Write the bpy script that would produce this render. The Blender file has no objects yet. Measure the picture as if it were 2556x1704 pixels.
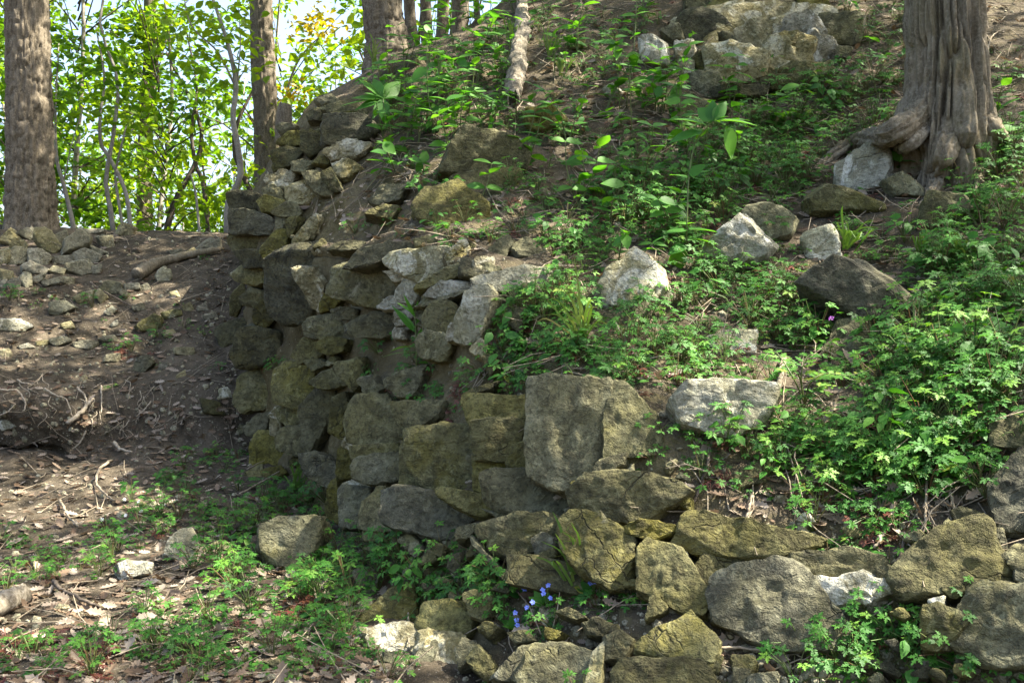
import bpy, math, random
import numpy as np
from mathutils import Vector, Matrix
from mathutils.bvhtree import BVHTree

# ---------------------------------------------------------------- camera, world, sun, exposure
SC = bpy.context.scene
COL = SC.collection
EYE = 1.6
W = 2556.0; H = 1704.0           # picture proportions used for laying out the camera's field of view
cam_d = bpy.data.cameras.new("camera"); cam_d.sensor_width = 36.0; cam_d.lens = 36.0
cam_d.clip_start = 0.05; cam_d.clip_end = 2000.0
cam = bpy.data.objects.new("camera", cam_d); COL.objects.link(cam)
cam.location = (0, 0, EYE); cam.rotation_euler = (math.radians(90), 0, 0)
SC.camera = cam

SUN_EL = math.radians(56); SUN_AZ = math.radians(91)      # azimuth from +Y towards +X
SDIR = Vector((math.sin(SUN_AZ)*math.cos(SUN_EL), math.cos(SUN_AZ)*math.cos(SUN_EL), math.sin(SUN_EL)))
wd = bpy.data.worlds.new("World"); SC.world = wd; wd.use_nodes = True
wn = wd.node_tree.nodes; wl = wd.node_tree.links
for n in list(wn): wn.remove(n)
wo = wn.new("ShaderNodeOutputWorld"); wb = wn.new("ShaderNodeBackground"); ws = wn.new("ShaderNodeTexSky")
ws.sky_type = 'NISHITA'; ws.sun_disc = False; ws.sun_elevation = SUN_EL; ws.sun_rotation = SUN_AZ
ws.air_density = 1.0; ws.dust_density = 4.5; ws.ozone_density = 1.0
wb.inputs[1].default_value = 0.10
wl.new(ws.outputs[0], wb.inputs[0]); wl.new(wb.outputs[0], wo.inputs[0])
sun_d = bpy.data.lights.new("sun", 'SUN'); sun_d.energy = 5.0; sun_d.angle = math.radians(0.53); sun_d.color = (1.0, 0.93, 0.80)
sun = bpy.data.objects.new("sun", sun_d); COL.objects.link(sun)
sun.rotation_euler = SDIR.to_track_quat('Z', 'Y').to_euler(); sun.location = SDIR * 40
SC.view_settings.view_transform = 'Standard'; SC.view_settings.look = 'None'
SC.view_settings.exposure = 2.45; SC.view_settings.gamma = 1.0; SC.view_settings.use_curve_mapping = False
SC.render.engine = 'CYCLES'
SC.cycles.use_denoising = True
try: SC.cycles.denoiser = 'OPENIMAGEDENOISE'
except Exception: pass
SC.cycles.max_bounces = 7; SC.cycles.diffuse_bounces = 4; SC.cycles.glossy_bounces = 2; SC.cycles.transmission_bounces = 4
SC.cycles.caustics_reflective = False; SC.cycles.caustics_refractive = False

rng = np.random.default_rng(11)
random.seed(11)

# ---------------------------------------------------------------- numeric helpers
def hash3(i, j, k, seed):
    n = (i.astype(np.int64)*374761393 + j.astype(np.int64)*668265263 + k.astype(np.int64)*2147483647 + seed*974634777) & 0xffffffff
    n = ((n ^ (n >> 13)) * 1274126177) & 0xffffffff
    n = ((n ^ (n >> 16)) * 2246822519) & 0xffffffff
    return ((n ^ (n >> 15)) & 0xffffff) / float(0xffffff)
def vnoise(p, seed=0):
    p = np.asarray(p, float); f = np.floor(p); t = p - f; t = t*t*t*(t*(t*6-15)+10)
    i, j, k = f[:, 0].astype(np.int64), f[:, 1].astype(np.int64), f[:, 2].astype(np.int64)
    r = 0
    for a in (0, 1):
        wa = t[:, 0] if a else 1-t[:, 0]
        for b in (0, 1):
            wb_ = t[:, 1] if b else 1-t[:, 1]
            for c in (0, 1):
                wc = t[:, 2] if c else 1-t[:, 2]
                r = r + wa*wb_*wc*hash3(i+a, j+b, k+c, seed)
    return r*2-1
def fbm(p, oct=3, seed=0, gain=0.5):
    a = 1.0; s = 0; tot = 0; p = np.asarray(p, float)
    for o in range(oct):
        s = s + a*vnoise(p*(2.03**o)+17.3*o, seed+o); tot += a; a *= gain
    return s/tot

def px2(px, py, d):
    """point at depth d seen at (px, py); world coordinates"""
    return np.array([(px/W-0.5)*d, d, EYE + (H*0.5-py)/W*d])
def ray(px, py):
    v = Vector(((px/W-0.5), 1.0, (H*0.5-py)/W)); v.normalize(); return v
K = W/2352.0                                    # points measured on the 2352-wide view

# ---------------------------------------------------------------- object helpers
def tag(o, label=None, cat=None, group=None, kind=None):
    if label: o["label"] = label
    if cat: o["category"] = cat
    if group: o["group"] = group
    if kind: o["kind"] = kind
    return o
def npmesh(name, V, T, mats=(), tint=None, smooth=True, mi=None):
    V = np.ascontiguousarray(V, dtype=np.float32).reshape(-1, 3); T = np.ascontiguousarray(T, dtype=np.int32)
    k = T.shape[1]
    m = bpy.data.meshes.new(name)
    m.vertices.add(len(V)); m.vertices.foreach_set("co", V.ravel())
    m.loops.add(T.size); m.loops.foreach_set("vertex_index", T.ravel())
    m.polygons.add(len(T)); m.polygons.foreach_set("loop_start", np.arange(len(T), dtype=np.int32)*k)
    if mi is not None: m.polygons.foreach_set("material_index", np.asarray(mi, dtype=np.int32))
    m.polygons.foreach_set("use_smooth", np.full(len(T), smooth, dtype=bool))
    for x in (mats if isinstance(mats, (list, tuple)) else [mats]): m.materials.append(x)
    if tint is not None:
        a = m.attributes.new("tint", 'FLOAT', 'POINT'); a.data.foreach_set("value", np.asarray(tint, dtype=np.float32))
    m.update(calc_edges=True); m.validate()
    return m
def put(name, mesh, parent=None, loc=None, mat=None):
    o = bpy.data.objects.new(name, mesh); COL.objects.link(o)
    if parent is not None: o.parent = parent
    if mat is not None: o.matrix_local = mat
    elif loc is not None: o.location = loc
    return o
def empty(name, loc=(0, 0, 0)):
    o = bpy.data.objects.new(name, None); COL.objects.link(o); o.location = loc; o.empty_display_size = 0.1
    return o
class Acc:
    def __init__(s): s.V = []; s.T = []; s.t = []; s.n = 0
    def add(s, V, T, tint=0.5):
        V = np.asarray(V, float).reshape(-1, 3); s.V.append(V); s.T.append(np.asarray(T, int)+s.n)
        s.t.append(np.full(len(V), tint) if np.isscalar(tint) else np.asarray(tint)); s.n += len(V)
    def arr(s): return np.concatenate(s.V), np.concatenate(s.T), np.concatenate(s.t)
    def mesh(s, name, mats, smooth=True):
        V, T, t = s.arr(); return npmesh(name, V, T, mats, t, smooth)
def tube(path, rad, n=6, cap=True):
    """triangulated tube along a path with a radius per point"""
    P = np.asarray(path, float); R = np.broadcast_to(np.asarray(rad, float), (len(P),))
    tg = np.gradient(P, axis=0); tg /= np.linalg.norm(tg, axis=1, keepdims=True)+1e-9
    u = np.cross(tg[0], [0.3, 0.9, 0.31]); u /= np.linalg.norm(u)+1e-9
    V = []; a = np.linspace(0, 2*np.pi, n, endpoint=False)
    for i in range(len(P)):
        u = u - tg[i]*np.dot(u, tg[i]); u /= np.linalg.norm(u)+1e-9
        w = np.cross(tg[i], u)
        V.append(P[i] + R[i]*(np.cos(a)[:, None]*u + np.sin(a)[:, None]*w))
    V = np.concatenate(V); T = []
    for i in range(len(P)-1):
        for j in range(n):
            a0 = i*n+j; a1 = i*n+(j+1) % n; T += [(a0, a1, a1+n), (a0, a1+n, a0+n)]
    if cap:
        V = np.vstack([V, P[0], P[-1]]); c0 = len(V)-2; c1 = len(V)-1; m = (len(P)-1)*n
        for j in range(n): T += [(c0, (j+1) % n, j), (c1, m+j, m+(j+1) % n)]
    return V, np.array(T)
def curve_pts(ctrl, n):
    C = np.asarray(ctrl, float); m = len(C); C = np.vstack([2*C[0]-C[1], C, 2*C[-1]-C[-2]])
    t = np.linspace(0, m-1-1e-6, n); i = t.astype(int); f = (t-i)[:, None]
    p0, p1, p2, p3 = C[i], C[i+1], C[i+2], C[i+3]
    return 0.5*(2*p1+(p2-p0)*f+(2*p0-5*p1+4*p2-p3)*f*f+(3*p1-p0-3*p2+p3)*f**3)

# ---------------------------------------------------------------- materials
MATS = {}
def nodemat(name):
    m = bpy.data.materials.new(name); m.use_nodes = True; nt = m.node_tree
    b = nt.nodes["Principled BSDF"]; MATS[name] = m
    return m, nt, b
def N(nt, typ, **kw):
    n = nt.nodes.new(typ)
    for k, v in kw.items(): setattr(n, k, v)
    return n
def noise(nt, vec, scale, detail=4, rough=0.55, dist=0.0):
    n = N(nt, "ShaderNodeTexNoise"); n.inputs["Scale"].default_value = scale; n.inputs["Detail"].default_value = detail
    n.inputs["Roughness"].default_value = rough; n.inputs["Distortion"].default_value = dist
    if vec is not None: nt.links.new(vec, n.inputs["Vector"])
    return n.outputs["Fac"]
def ramp(nt, fac, stops):
    r = N(nt, "ShaderNodeValToRGB"); e = r.color_ramp.elements
    while len(e) < len(stops): e.new(0.5)
    for x, (p, c) in zip(e, stops):
        x.position = p; x.color = (c[0], c[1], c[2], 1) if not np.isscalar(c) else (c, c, c, 1)
    nt.links.new(fac, r.inputs[0]); return r.outputs[0]
def mixc(nt, fac, a, b, mode='MIX'):
    m = N(nt, "ShaderNodeMix", data_type='RGBA', blend_type=mode)
    for s, v in ((0, fac), (6, a), (7, b)):
        if hasattr(v, "is_output"): nt.links.new(v, m.inputs[s])
        else: m.inputs[s].default_value = v if np.isscalar(v) else (v[0], v[1], v[2], 1)
    return m.outputs[2]
def math_(nt, op, a, b=0.0, c=0.0):
    m = N(nt, "ShaderNodeMath", operation=op)
    for i, v in enumerate((a, b, c)):
        if hasattr(v, "is_output"): nt.links.new(v, m.inputs[i])
        else: m.inputs[i].default_value = v
    return m.outputs[0]
def mapping(nt, vec, scale=(1, 1, 1), loc=None):
    m = N(nt, "ShaderNodeMapping"); m.inputs["Scale"].default_value = scale; nt.links.new(vec, m.inputs["Vector"])
    if loc is not None: nt.links.new(loc, m.inputs["Location"])
    return m.outputs[0]
def bump(nt, b, height, strength, dist):
    n = N(nt, "ShaderNodeBump"); n.inputs["Strength"].default_value = strength; n.inputs["Distance"].default_value = dist
    nt.links.new(height, n.inputs["Height"]); nt.links.new(n.outputs[0], b.inputs["Normal"])

def stone_mat(name, grey, olive, pale, pale_at, dark, var=0.5):
    m, nt, b = nodemat(name)
    geo = N(nt, "ShaderNodeNewGeometry").outputs["Position"]; oi = N(nt, "ShaderNodeObjectInfo").outputs["Random"]
    off = N(nt, "ShaderNodeCombineXYZ")
    for i, k in enumerate((37.0, 71.0, 19.0)): nt.links.new(math_(nt, 'MULTIPLY', oi, k), off.inputs[i])
    v = mapping(nt, geo, (1, 1, 1), off.outputs[0])
    n1 = noise(nt, v, 3.2, 5, 0.6, 0.4); n2 = noise(nt, v, 11.0, 6, 0.65, 0.6); n3 = noise(nt, v, 60.0, 4, 0.7); n4 = noise(nt, v, 5.0, 7, 0.7, 1.2)
    n5 = noise(nt, v, 26.0, 5, 0.75, 0.8)
    c = mixc(nt, ramp(nt, n1, [(0.38, 0), (0.58, 1)]), grey, olive)
    c = mixc(nt, ramp(nt, n2, [(0.44, 0), (0.62, 0.85)]), c, dark)
    c = mixc(nt, ramp(nt, n4, [(pale_at, 0), (min(0.99, pale_at+0.07), 0.9)]), c, pale)
    c = mixc(nt, ramp(nt, n5, [(0.52, 0), (0.66, 0.7)]), c, (1.5*grey[0], 1.5*grey[1], 1.35*grey[2]))
    c = mixc(nt, ramp(nt, n3, [(0.50, 0.0), (0.64, 0.65)]), c, (0.45*dark[0], 0.45*dark[1], 0.45*dark[2]))
    wv = N(nt, "ShaderNodeVectorMath", operation='MULTIPLY_ADD'); nz = N(nt, "ShaderNodeTexNoise"); nz.inputs["Scale"].default_value = 6.0; nz.inputs["Detail"].default_value = 4; nt.links.new(v, nz.inputs["Vector"])
    nt.links.new(nz.outputs["Color"], wv.inputs[0]); wv.inputs[1].default_value = (0.22, 0.22, 0.22); nt.links.new(v, wv.inputs[2])
    vo = N(nt, "ShaderNodeTexVoronoi", feature='DISTANCE_TO_EDGE'); vo.inputs["Scale"].default_value = 4.2; nt.links.new(wv.outputs[0], vo.inputs["Vector"])
    ck = math_(nt, 'MULTIPLY', ramp(nt, vo.outputs["Distance"], [(0.0, 1), (0.014, 0)]), ramp(nt, n1, [(0.54, 0), (0.62, 1)]))
    bed = noise(nt, mapping(nt, wv.outputs[0], (2.0, 2.0, 26.0)), 1.0, 3, 0.6)
    c = mixc(nt, math_(nt, 'MULTIPLY', ck, 0.6), c, (0.4*dark[0], 0.4*dark[1], 0.4*dark[2]))
    hv = N(nt, "ShaderNodeHueSaturation"); nt.links.new(c, hv.inputs["Color"])
    nt.links.new(math_(nt, 'MULTIPLY_ADD', oi, var, 1.0-var*0.5), hv.inputs["Value"])
    nt.links.new(math_(nt, 'MULTIPLY_ADD', math_(nt, 'FRACT', math_(nt, 'MULTIPLY', oi, 7.3)), 0.5, 0.75), hv.inputs["Saturation"])
    nt.links.new(hv.outputs[0], b.inputs["Base Color"]); b.inputs["Roughness"].default_value = 0.88
    b.inputs["Specular IOR Level"].default_value = 0.25
    h = math_(nt, 'ADD', math_(nt, 'MULTIPLY', n2, 0.7), math_(nt, 'MULTIPLY', n3, 0.3))
    bump(nt, b, math_(nt, 'ADD', math_(nt, 'ADD', h, math_(nt, 'MULTIPLY', n5, 0.5)), math_(nt, 'SUBTRACT', math_(nt, 'MULTIPLY', bed, 0.55), math_(nt, 'MULTIPLY', ck, 0.35))), 1.0, 0.035)
    return m
M_STONE = stone_mat("stone_olive", (0.145, 0.136, 0.066), (0.120, 0.107, 0.034), (0.25, 0.236, 0.14), 0.66, (0.052, 0.047, 0.018))
M_STONE_G = stone_mat("stone_grey", (0.158, 0.152, 0.092), (0.120, 0.109, 0.042), (0.29, 0.28, 0.20), 0.63, (0.058, 0.055, 0.029))
M_STONE_P = stone_mat("stone_pale", (0.33, 0.32, 0.245), (0.235, 0.215, 0.12), (0.52, 0.51, 0.42), 0.52, (0.165, 0.155, 0.095), 0.25)
M_STONE_D = stone_mat("stone_dark", (0.085, 0.082, 0.046), (0.070, 0.063, 0.021), (0.22, 0.21, 0.13), 0.74, (0.030, 0.028, 0.014))
M_MORTAR = stone_mat("old_mortar", (0.31, 0.285, 0.19), (0.20, 0.17, 0.08), (0.50, 0.48, 0.37), 0.52, (0.11, 0.095, 0.042), 0.25)
M_HEAP = stone_mat("stone_heap", (0.27, 0.25, 0.17), (0.195, 0.17, 0.092), (0.39, 0.365, 0.27), 0.60, (0.125, 0.113, 0.066), 0.5)

def ground_mat(name, steep_mortar_shade):
    m, nt, b = nodemat(name)
    g = N(nt, "ShaderNodeNewGeometry"); v = g.outputs["Position"]
    n1 = noise(nt, v, 1.3, 5, 0.6); n2 = noise(nt, v, 7.0, 6, 0.65, 0.5); n3 = noise(nt, v, 45.0, 4, 0.7); n4 = noise(nt, v, 120.0, 2, 0.6)
    c = mixc(nt, ramp(nt, n1, [(0.38, 0), (0.6, 1)]), (0.065, 0.053, 0.036), (0.11, 0.089, 0.062))
    c = mixc(nt, ramp(nt, n2, [(0.42, 0), (0.66, 1)]), c, (0.033, 0.027, 0.018))
    c = mixc(nt, ramp(nt, n3, [(0.56, 0), (0.7, 0.75)]), c, (0.19, 0.16, 0.12))
    c = mixc(nt, ramp(nt, n4, [(0.68, 0), (0.74, 0.8)]), c, (0.36, 0.34, 0.30))
    if steep_mortar_shade:
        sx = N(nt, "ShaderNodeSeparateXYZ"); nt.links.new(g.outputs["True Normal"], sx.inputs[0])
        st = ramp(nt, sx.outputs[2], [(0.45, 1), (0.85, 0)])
        mo = mixc(nt, ramp(nt, n2, [(0.4, 0), (0.62, 1)]), (0.085, 0.07, 0.03), (0.17, 0.145, 0.08))  # earthy mortar, its colour darkened to paint shadow into the joints
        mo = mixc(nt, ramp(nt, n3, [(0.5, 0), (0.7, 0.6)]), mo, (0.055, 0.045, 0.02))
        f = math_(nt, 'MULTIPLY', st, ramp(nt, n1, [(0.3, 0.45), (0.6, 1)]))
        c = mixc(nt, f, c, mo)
    nt.links.new(c, b.inputs["Base Color"]); b.inputs["Roughness"].default_value = 0.95; b.inputs["Specular IOR Level"].default_value = 0.1
    h = math_(nt, 'ADD', math_(nt, 'MULTIPLY', n2, 0.5), math_(nt, 'MULTIPLY', n3, 0.5))
    bump(nt, b, h, 1.0, 0.04)
    return m
M_SOIL = ground_mat("woodland_soil", False)
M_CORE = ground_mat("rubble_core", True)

def bark_mat(name, base, light, dark, sc=(1, 1, 0.18), f=22.0, bd=0.02, moss=None):
    m, nt, b = nodemat(name)
    v = N(nt, "ShaderNodeNewGeometry").outputs["Position"]
    vs = mapping(nt, v, sc)
    n1 = noise(nt, vs, f, 5, 0.6, 0.5); n2 = noise(nt, v, 2.5, 4, 0.6); n3 = noise(nt, v, 70, 3, 0.7)
    c = mixc(nt, ramp(nt, n1, [(0.38, 0), (0.62, 1)]), dark, base)
    c = mixc(nt, ramp(nt, n3, [(0.45, 0), (0.75, 0.8)]), c, light)
    if moss: c = mixc(nt, ramp(nt, n2, [(0.46, 0), (0.7, 0.7)]), c, moss)
    nt.links.new(c, b.inputs["Base Color"]); b.inputs["Roughness"].default_value = 0.9; b.inputs["Specular IOR Level"].default_value = 0.15
    bump(nt, b, math_(nt, 'ADD', math_(nt, 'MULTIPLY', n1, 0.8), math_(nt, 'MULTIPLY', n3, 0.2)), 1.0, bd)
    return m
M_BARK = bark_mat("bark_grey", (0.155, 0.128, 0.09), (0.25, 0.215, 0.16), (0.075, 0.06, 0.04), (1, 1, 0.22), 30, 0.012)
M_BARK_R = bark_mat("bark_ridged", (0.18, 0.15, 0.105), (0.28, 0.245, 0.185), (0.09, 0.073, 0.048), (1, 1, 0.15), 28, 0.012, (0.15, 0.125, 0.06))
M_BARK_S = bark_mat("bark_sapling", (0.26, 0.24, 0.20), (0.36, 0.33, 0.28), (0.16, 0.14, 0.11), (1, 1, 0.3), 20, 0.004)
M_WOOD = bark_mat("dead_wood", (0.23, 0.20, 0.15), (0.33, 0.30, 0.24), (0.095, 0.078, 0.055), (1, 1, 0.35), 34, 0.012, (0.12, 0.105, 0.07))
M_TWIG = bark_mat("twig_wood", (0.26, 0.215, 0.15), (0.36, 0.31, 0.23), (0.14, 0.11, 0.075), (1, 1, 1), 30, 0.002)
M_TWIG_D = bark_mat("twig_dark", (0.10, 0.08, 0.06), (0.17, 0.14, 0.11), (0.05, 0.04, 0.03), (1, 1, 1), 30, 0.002)

def leaf_mat(name, stops, trans=0.4, tcol=(1.25, 1.35, 0.55), rough=0.45, spec=0.35, var=0.5):
    m, nt, b = nodemat(name)
    a = N(nt, "ShaderNodeAttribute"); a.attribute_name = "tint"
    c = ramp(nt, a.outputs["Fac"], stops)
    v = N(nt, "ShaderNodeNewGeometry").outputs["Position"]
    n = noise(nt, v, 25.0, 2, 0.5)
    c = mixc(nt, 1.0, c, ramp(nt, n, [(0.3, 1-var*0.4), (0.7, 1.0)]), 'MULTIPLY')
    nt.links.new(c, b.inputs["Base Color"]); b.inputs["Roughness"].default_value = rough; b.inputs["Specular IOR Level"].default_value = spec
    t = N(nt, "ShaderNodeBsdfTranslucent")
    nt.links.new(mixc(nt, 1.0, c, tcol, 'MULTIPLY'), t.inputs[0])
    x = N(nt, "ShaderNodeMixShader"); x.inputs[0].default_value = trans
    nt.links.new(b.outputs[0], x.inputs[1]); nt.links.new(t.outputs[0], x.inputs[2])
    nt.links.new(x.outputs[0], nt.nodes["Material Output"].inputs[0])
    return m
M_HERB = leaf_mat("herb_leaf", [(0.0, (0.026, 0.098, 0.014)), (0.4, (0.048, 0.17, 0.02)), (0.75, (0.088, 0.24, 0.028)), (0.93, (0.15, 0.30, 0.034)), (1.0, (0.27, 0.26, 0.045))], 0.42, (1.3, 1.3, 0.5), rough=0.55, spec=0.28)
M_HERB_R = leaf_mat("herb_leaf_red", [(0.0, (0.10, 0.020, 0.018)), (0.5, (0.13, 0.05, 0.026)), (0.8, (0.10, 0.095, 0.03)), (1.0, (0.19, 0.028, 0.032))], 0.3)
M_STEM = leaf_mat("herb_stem", [(0.0, (0.09, 0.16, 0.035)), (0.6, (0.13, 0.15, 0.05)), (1.0, (0.15, 0.05, 0.035))], 0.1)
M_TREE = leaf_mat("tree_leaf", [(0.0, (0.035, 0.105, 0.010)), (0.5, (0.10, 0.215, 0.014)), (1.0, (0.23, 0.32, 0.018))], 0.58, (1.45, 1.35, 0.4), 0.5, 0.3)
M_TREE_Y = leaf_mat("tree_leaf_yellow", [(0.0, (0.24, 0.26, 0.015)), (1.0, (0.46, 0.31, 0.015))], 0.5, (1.3, 1.2, 0.5))
M_SAP = leaf_mat("broad_leaf", [(0.0, (0.045, 0.165, 0.02)), (1.0, (0.11, 0.28, 0.03))], 0.5, (1.4, 1.35, 0.45), 0.5, 0.35)
M_GRASS = leaf_mat("grass_blade", [(0.0, (0.08, 0.18, 0.03)), (0.7, (0.15, 0.24, 0.05)), (1.0, (0.32, 0.28, 0.12))], 0.35)
M_DEAD = leaf_mat("dead_leaf", [(0.0, (0.11, 0.072, 0.045)), (0.4, (0.19, 0.135, 0.09)), (0.75, (0.27, 0.215, 0.16)), (1.0, (0.33, 0.28, 0.22))], 0.12, (1.1, 0.9, 0.6), 0.7, 0.15)
M_FLOWER_B = leaf_mat("petal_blue", [(0.0, (0.13, 0.2, 0.75)), (1.0, (0.26, 0.34, 0.85))], 0.3, (1, 1, 1))
M_FLOWER_V = leaf_mat("petal_purple", [(0.0, (0.45, 0.1, 0.55)), (1.0, (0.5, 0.15, 0.6))], 0.3, (1, 1, 1))
M_FLOWER_W = leaf_mat("petal_white", [(0.0, (0.8, 0.8, 0.76)), (1.0, (0.8, 0.8, 0.76))], 0.3, (1, 1, 1))
M_ROOT = bark_mat("root_pale", (0.34, 0.29, 0.21), (0.46, 0.4, 0.31), (0.2, 0.16, 0.11), (1, 1, 1), 40, 0.002)

# ---------------------------------------------------------------- ground: path, bank and the falling land behind it
BY = [-40, -6, 0, 3.0, 4.0, 5.0, 5.8, 6.35, 6.6, 7.3, 8.3, 9.2, 9.8, 10.5, 12, 16, 25, 60, 300]
BZ = [-6, -2.4, -1.6, -1.0, -0.92, -0.86, -0.75, -0.66, -0.29, -0.10, 0.50, 0.95, 1.10, 1.14, 0.85, -0.5, -3.2, -9, -14]
def ground_z(x, y):
    x = np.asarray(x, float); y = np.asarray(y, float)
    wob = 0.22*np.sin(x*1.1+0.6)+0.12*np.sin(x*2.7)
    near = np.exp(-((y-6.5)/1.6)**2)
    z = np.interp(y+wob*near, BY, BZ)
    z = z + 0.06*np.sin(x*0.9+1)*np.exp(-((y-9)/2.5)**2)
    p = np.stack([x, y, 0*x], 1)
    rough = np.where((y > 4.6) & (y < 9.5), 1.0, 0.6)
    z = z + rough*(0.05*fbm(p*1.7, 4, 5) + 0.038*fbm(p*7, 3, 9))
    z = z + 0.11*np.exp(-((y-6.5)/0.45)**2)*fbm(p*np.array([4.0, 2.5, 1]), 4, 33)
    return z + EYE
def axis(parts):
    out = []
    for a, b, s in parts: out += list(np.arange(a, b, s))
    out.append(parts[-1][1]); return np.array(out)
gx = axis([(-220, -60, 20), (-60, -16, 3), (-16, -6, 0.4), (-6, 2.2, 0.058), (2.2, 8, 0.4), (8, 40, 4), (40, 220, 20)])
gy = axis([(-40, -4, 4), (-4, 2, 0.4), (2, 10.6, 0.058), (10.6, 20, 0.4), (20, 60, 4), (60, 300, 30)])
GX, GY = np.meshgrid(gx, gy)
gz = ground_z(GX.ravel(), GY.ravel())
GV = np.stack([GX.ravel(), GY.ravel(), gz], 1)
# the bank is eaten away under its lip: the foot is scooped back, the lip leans forward
_y = GV[:, 1].copy(); _w = np.clip((-1.35-GV[:, 0])/0.5, 0, 1)*(GV[:, 0] > -12)*np.clip(0.75+0.9*fbm(np.stack([GV[:, 0]*1.3, 0*_y, 0*_y], 1), 2, 71), 0, 1.3)
GV[:, 1] = _y + _w*(0.26*np.exp(-((_y-6.28)/0.14)**2) - 0.22*np.exp(-((_y-6.72)/0.12)**2))
nx, ny = len(gx), len(gy)
ii = (np.arange(ny-1)[:, None]*nx + np.arange(nx-1)[None]).ravel()
GT = np.stack([ii, ii+1, ii+1+nx, ii+nx], 1)
tag(put("ground", npmesh("ground", GV, GT, M_SOIL)), "grey brown woodland soil rising to a bank", "ground", kind="structure")

# ---------------------------------------------------------------- core of the ruin: profiles measured from the photograph (px, py, depth)
COLS = [
 [(640,1180,8.2),(630,1110,8.2),(620,1000,8.3),(605,850,8.3),(600,740,8.3),(595,640,8.3),(590,560,8.3),(590,500,8.4),(590,470,8.5),(600,460,8.8),(610,480,9.6),(620,560,10.5),(640,900,14)],
 [(602,1180,6.15),(594,1110,6.2),(584,1000,6.35),(566,850,6.5),(548,740,6.55),(552,640,6.6),(552,560,6.65),(552,500,6.75),(552,458,6.9),(556,440,7.3),(575,450,8.5),(590,540,10),(620,900,14)],
 [(650,1230,5.6),(640,1150,5.7),(640,1000,5.85),(640,850,5.97),(640,730,6.1),(640,600,5.95),(640,560,6.1),(632,450,6.4),(640,385,6.7),(648,312,6.95),(660,300,7.6),(680,420,9.5),(690,900,14)],
 [(790,1330,4.5),(770,1260,4.65),(760,1060,4.95),(760,880,5.15),(760,730,5.3),(760,590,5.25),(750,540,5.6),(745,420,6.0),(745,330,6.4),(748,240,6.75),(765,235,7.6),(790,380,9.5),(800,900,14)],
 [(960,1640,3.15),(930,1500,3.4),(980,1150,3.85),(1000,930,4.05),(1000,710,4.35),(1000,590,4.42),(1000,500,4.9),(1000,370,5.5),(1000,250,6.1),(1000,120,7.0),(1000,110,8.5),(1000,230,11),(1000,900,15)],
 [(1400,1750,2.5),(1400,1600,2.7),(1400,1250,3.1),(1400,1000,3.35),(1400,860,3.6),(1400,740,3.95),(1400,600,4.4),(1400,420,5.1),(1400,230,6.0),(1400,40,7.1),(1400,-40,8.2),(1400,-40,11),(1400,900,16)],
 [(1800,1800,2.4),(1800,1620,2.55),(1800,1350,2.8),(1800,1180,3.0),(1800,1000,3.3),(1800,850,3.7),(1800,680,4.2),(1800,480,4.9),(1800,250,5.9),(1800,0,6.8),(1800,-120,8.0),(1800,-120,11),(1800,900,16)],
 [(2352,1800,2.2),(2352,1600,2.35),(2352,1350,2.5),(2352,1150,2.7),(2352,960,2.95),(2352,800,3.35),(2352,600,4.0),(2352,400,4.7),(2352,200,5.6),(2352,0,6.8),(2352,-150,8.2),(2352,-150,11),(2352,900,16)],
 [(3000,1800,2.0),(3000,1600,2.1),(3000,1350,2.3),(3000,1150,2.5),(3000,960,2.75),(3000,800,3.1),(3000,600,3.7),(3000,400,4.5),(3000,200,5.4),(3000,0,6.6),(3000,-150,8.1),(3000,-150,11),(3000,900,16)],
 [(4200,1800,1.7),(4200,1600,1.8),(4200,1350,2.0),(4200,1150,2.2),(4200,960,2.4),(4200,800,2.8),(4200,600,3.4),(4200,400,4.2),(4200,200,5.2),(4200,0,6.5),(4200,-150,8.1),(4200,-150,11),(4200,900,16)],
]
CP = np.array([[px2(a*K, b*K, d) for a, b, d in c] for c in COLS])      # cols x rows x 3
def up(A, n, ax):
    A = np.moveaxis(A, ax, 0); sh = A.shape; B = curve_pts(A.reshape(sh[0], -1), n); return np.moveaxis(B.reshape((n,)+sh[1:]), 0, ax)
NU, NV = 220, 260
CS = up(up(CP, NU, 0), NV, 1)
du = np.gradient(CS, axis=0); dv = np.gradient(CS, axis=1)
CN = np.cross(du, dv); CN /= np.linalg.norm(CN, axis=2, keepdims=True)+1e-9
flat = CS.reshape(-1, 3); fn = CN.reshape(-1, 3)
CV = flat + fn*(0.05*fbm(flat*2.6, 4, 3) + 0.03*fbm(flat*9, 4, 7))[:, None]
ii = (np.arange(NU-1)[:, None]*NV + np.arange(NV-1)[None]).ravel()
_st = np.clip((0.86-np.abs(fn[:, 2]))/0.2, 0, 1)
CV0 = CV.copy(); CV = CV - np.where(True, 1, 1)*fn*np.sign(-fn[:, [1]]+1e-9)*(0.06*_st)[:, None]
CT = np.stack([ii, ii+NV, ii+NV+1, ii+1], 1)
RUIN = empty("ruined_wall", (0, 4.5, 0.6))
RUIN["kind"] = "thing"; tag(RUIN, "long collapsed wall of rough mossy stones and crumbling mortar climbing the slope", "wall")
def kid(name, mesh, parent):                       # mesh given in world coordinates
    o = put(name, mesh, parent); o.matrix_parent_inverse = Matrix.Translation(-Vector(parent.location)); return o
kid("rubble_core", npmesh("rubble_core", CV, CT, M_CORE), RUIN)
BV_SM = BVHTree.FromPolygons([tuple(v) for v in flat], [tuple(t) for t in CT])
BVC = BVHTree.FromPolygons([tuple(v) for v in CV], [tuple(t) for t in CT])
BV = BVHTree.FromPolygons([tuple(v) for v in CV0], [tuple(t) for t in CT])
BG = BVHTree.FromPolygons([tuple(v) for v in GV], [tuple(t) for t in GT])
EYEV = Vector((0, 0, EYE))
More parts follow.
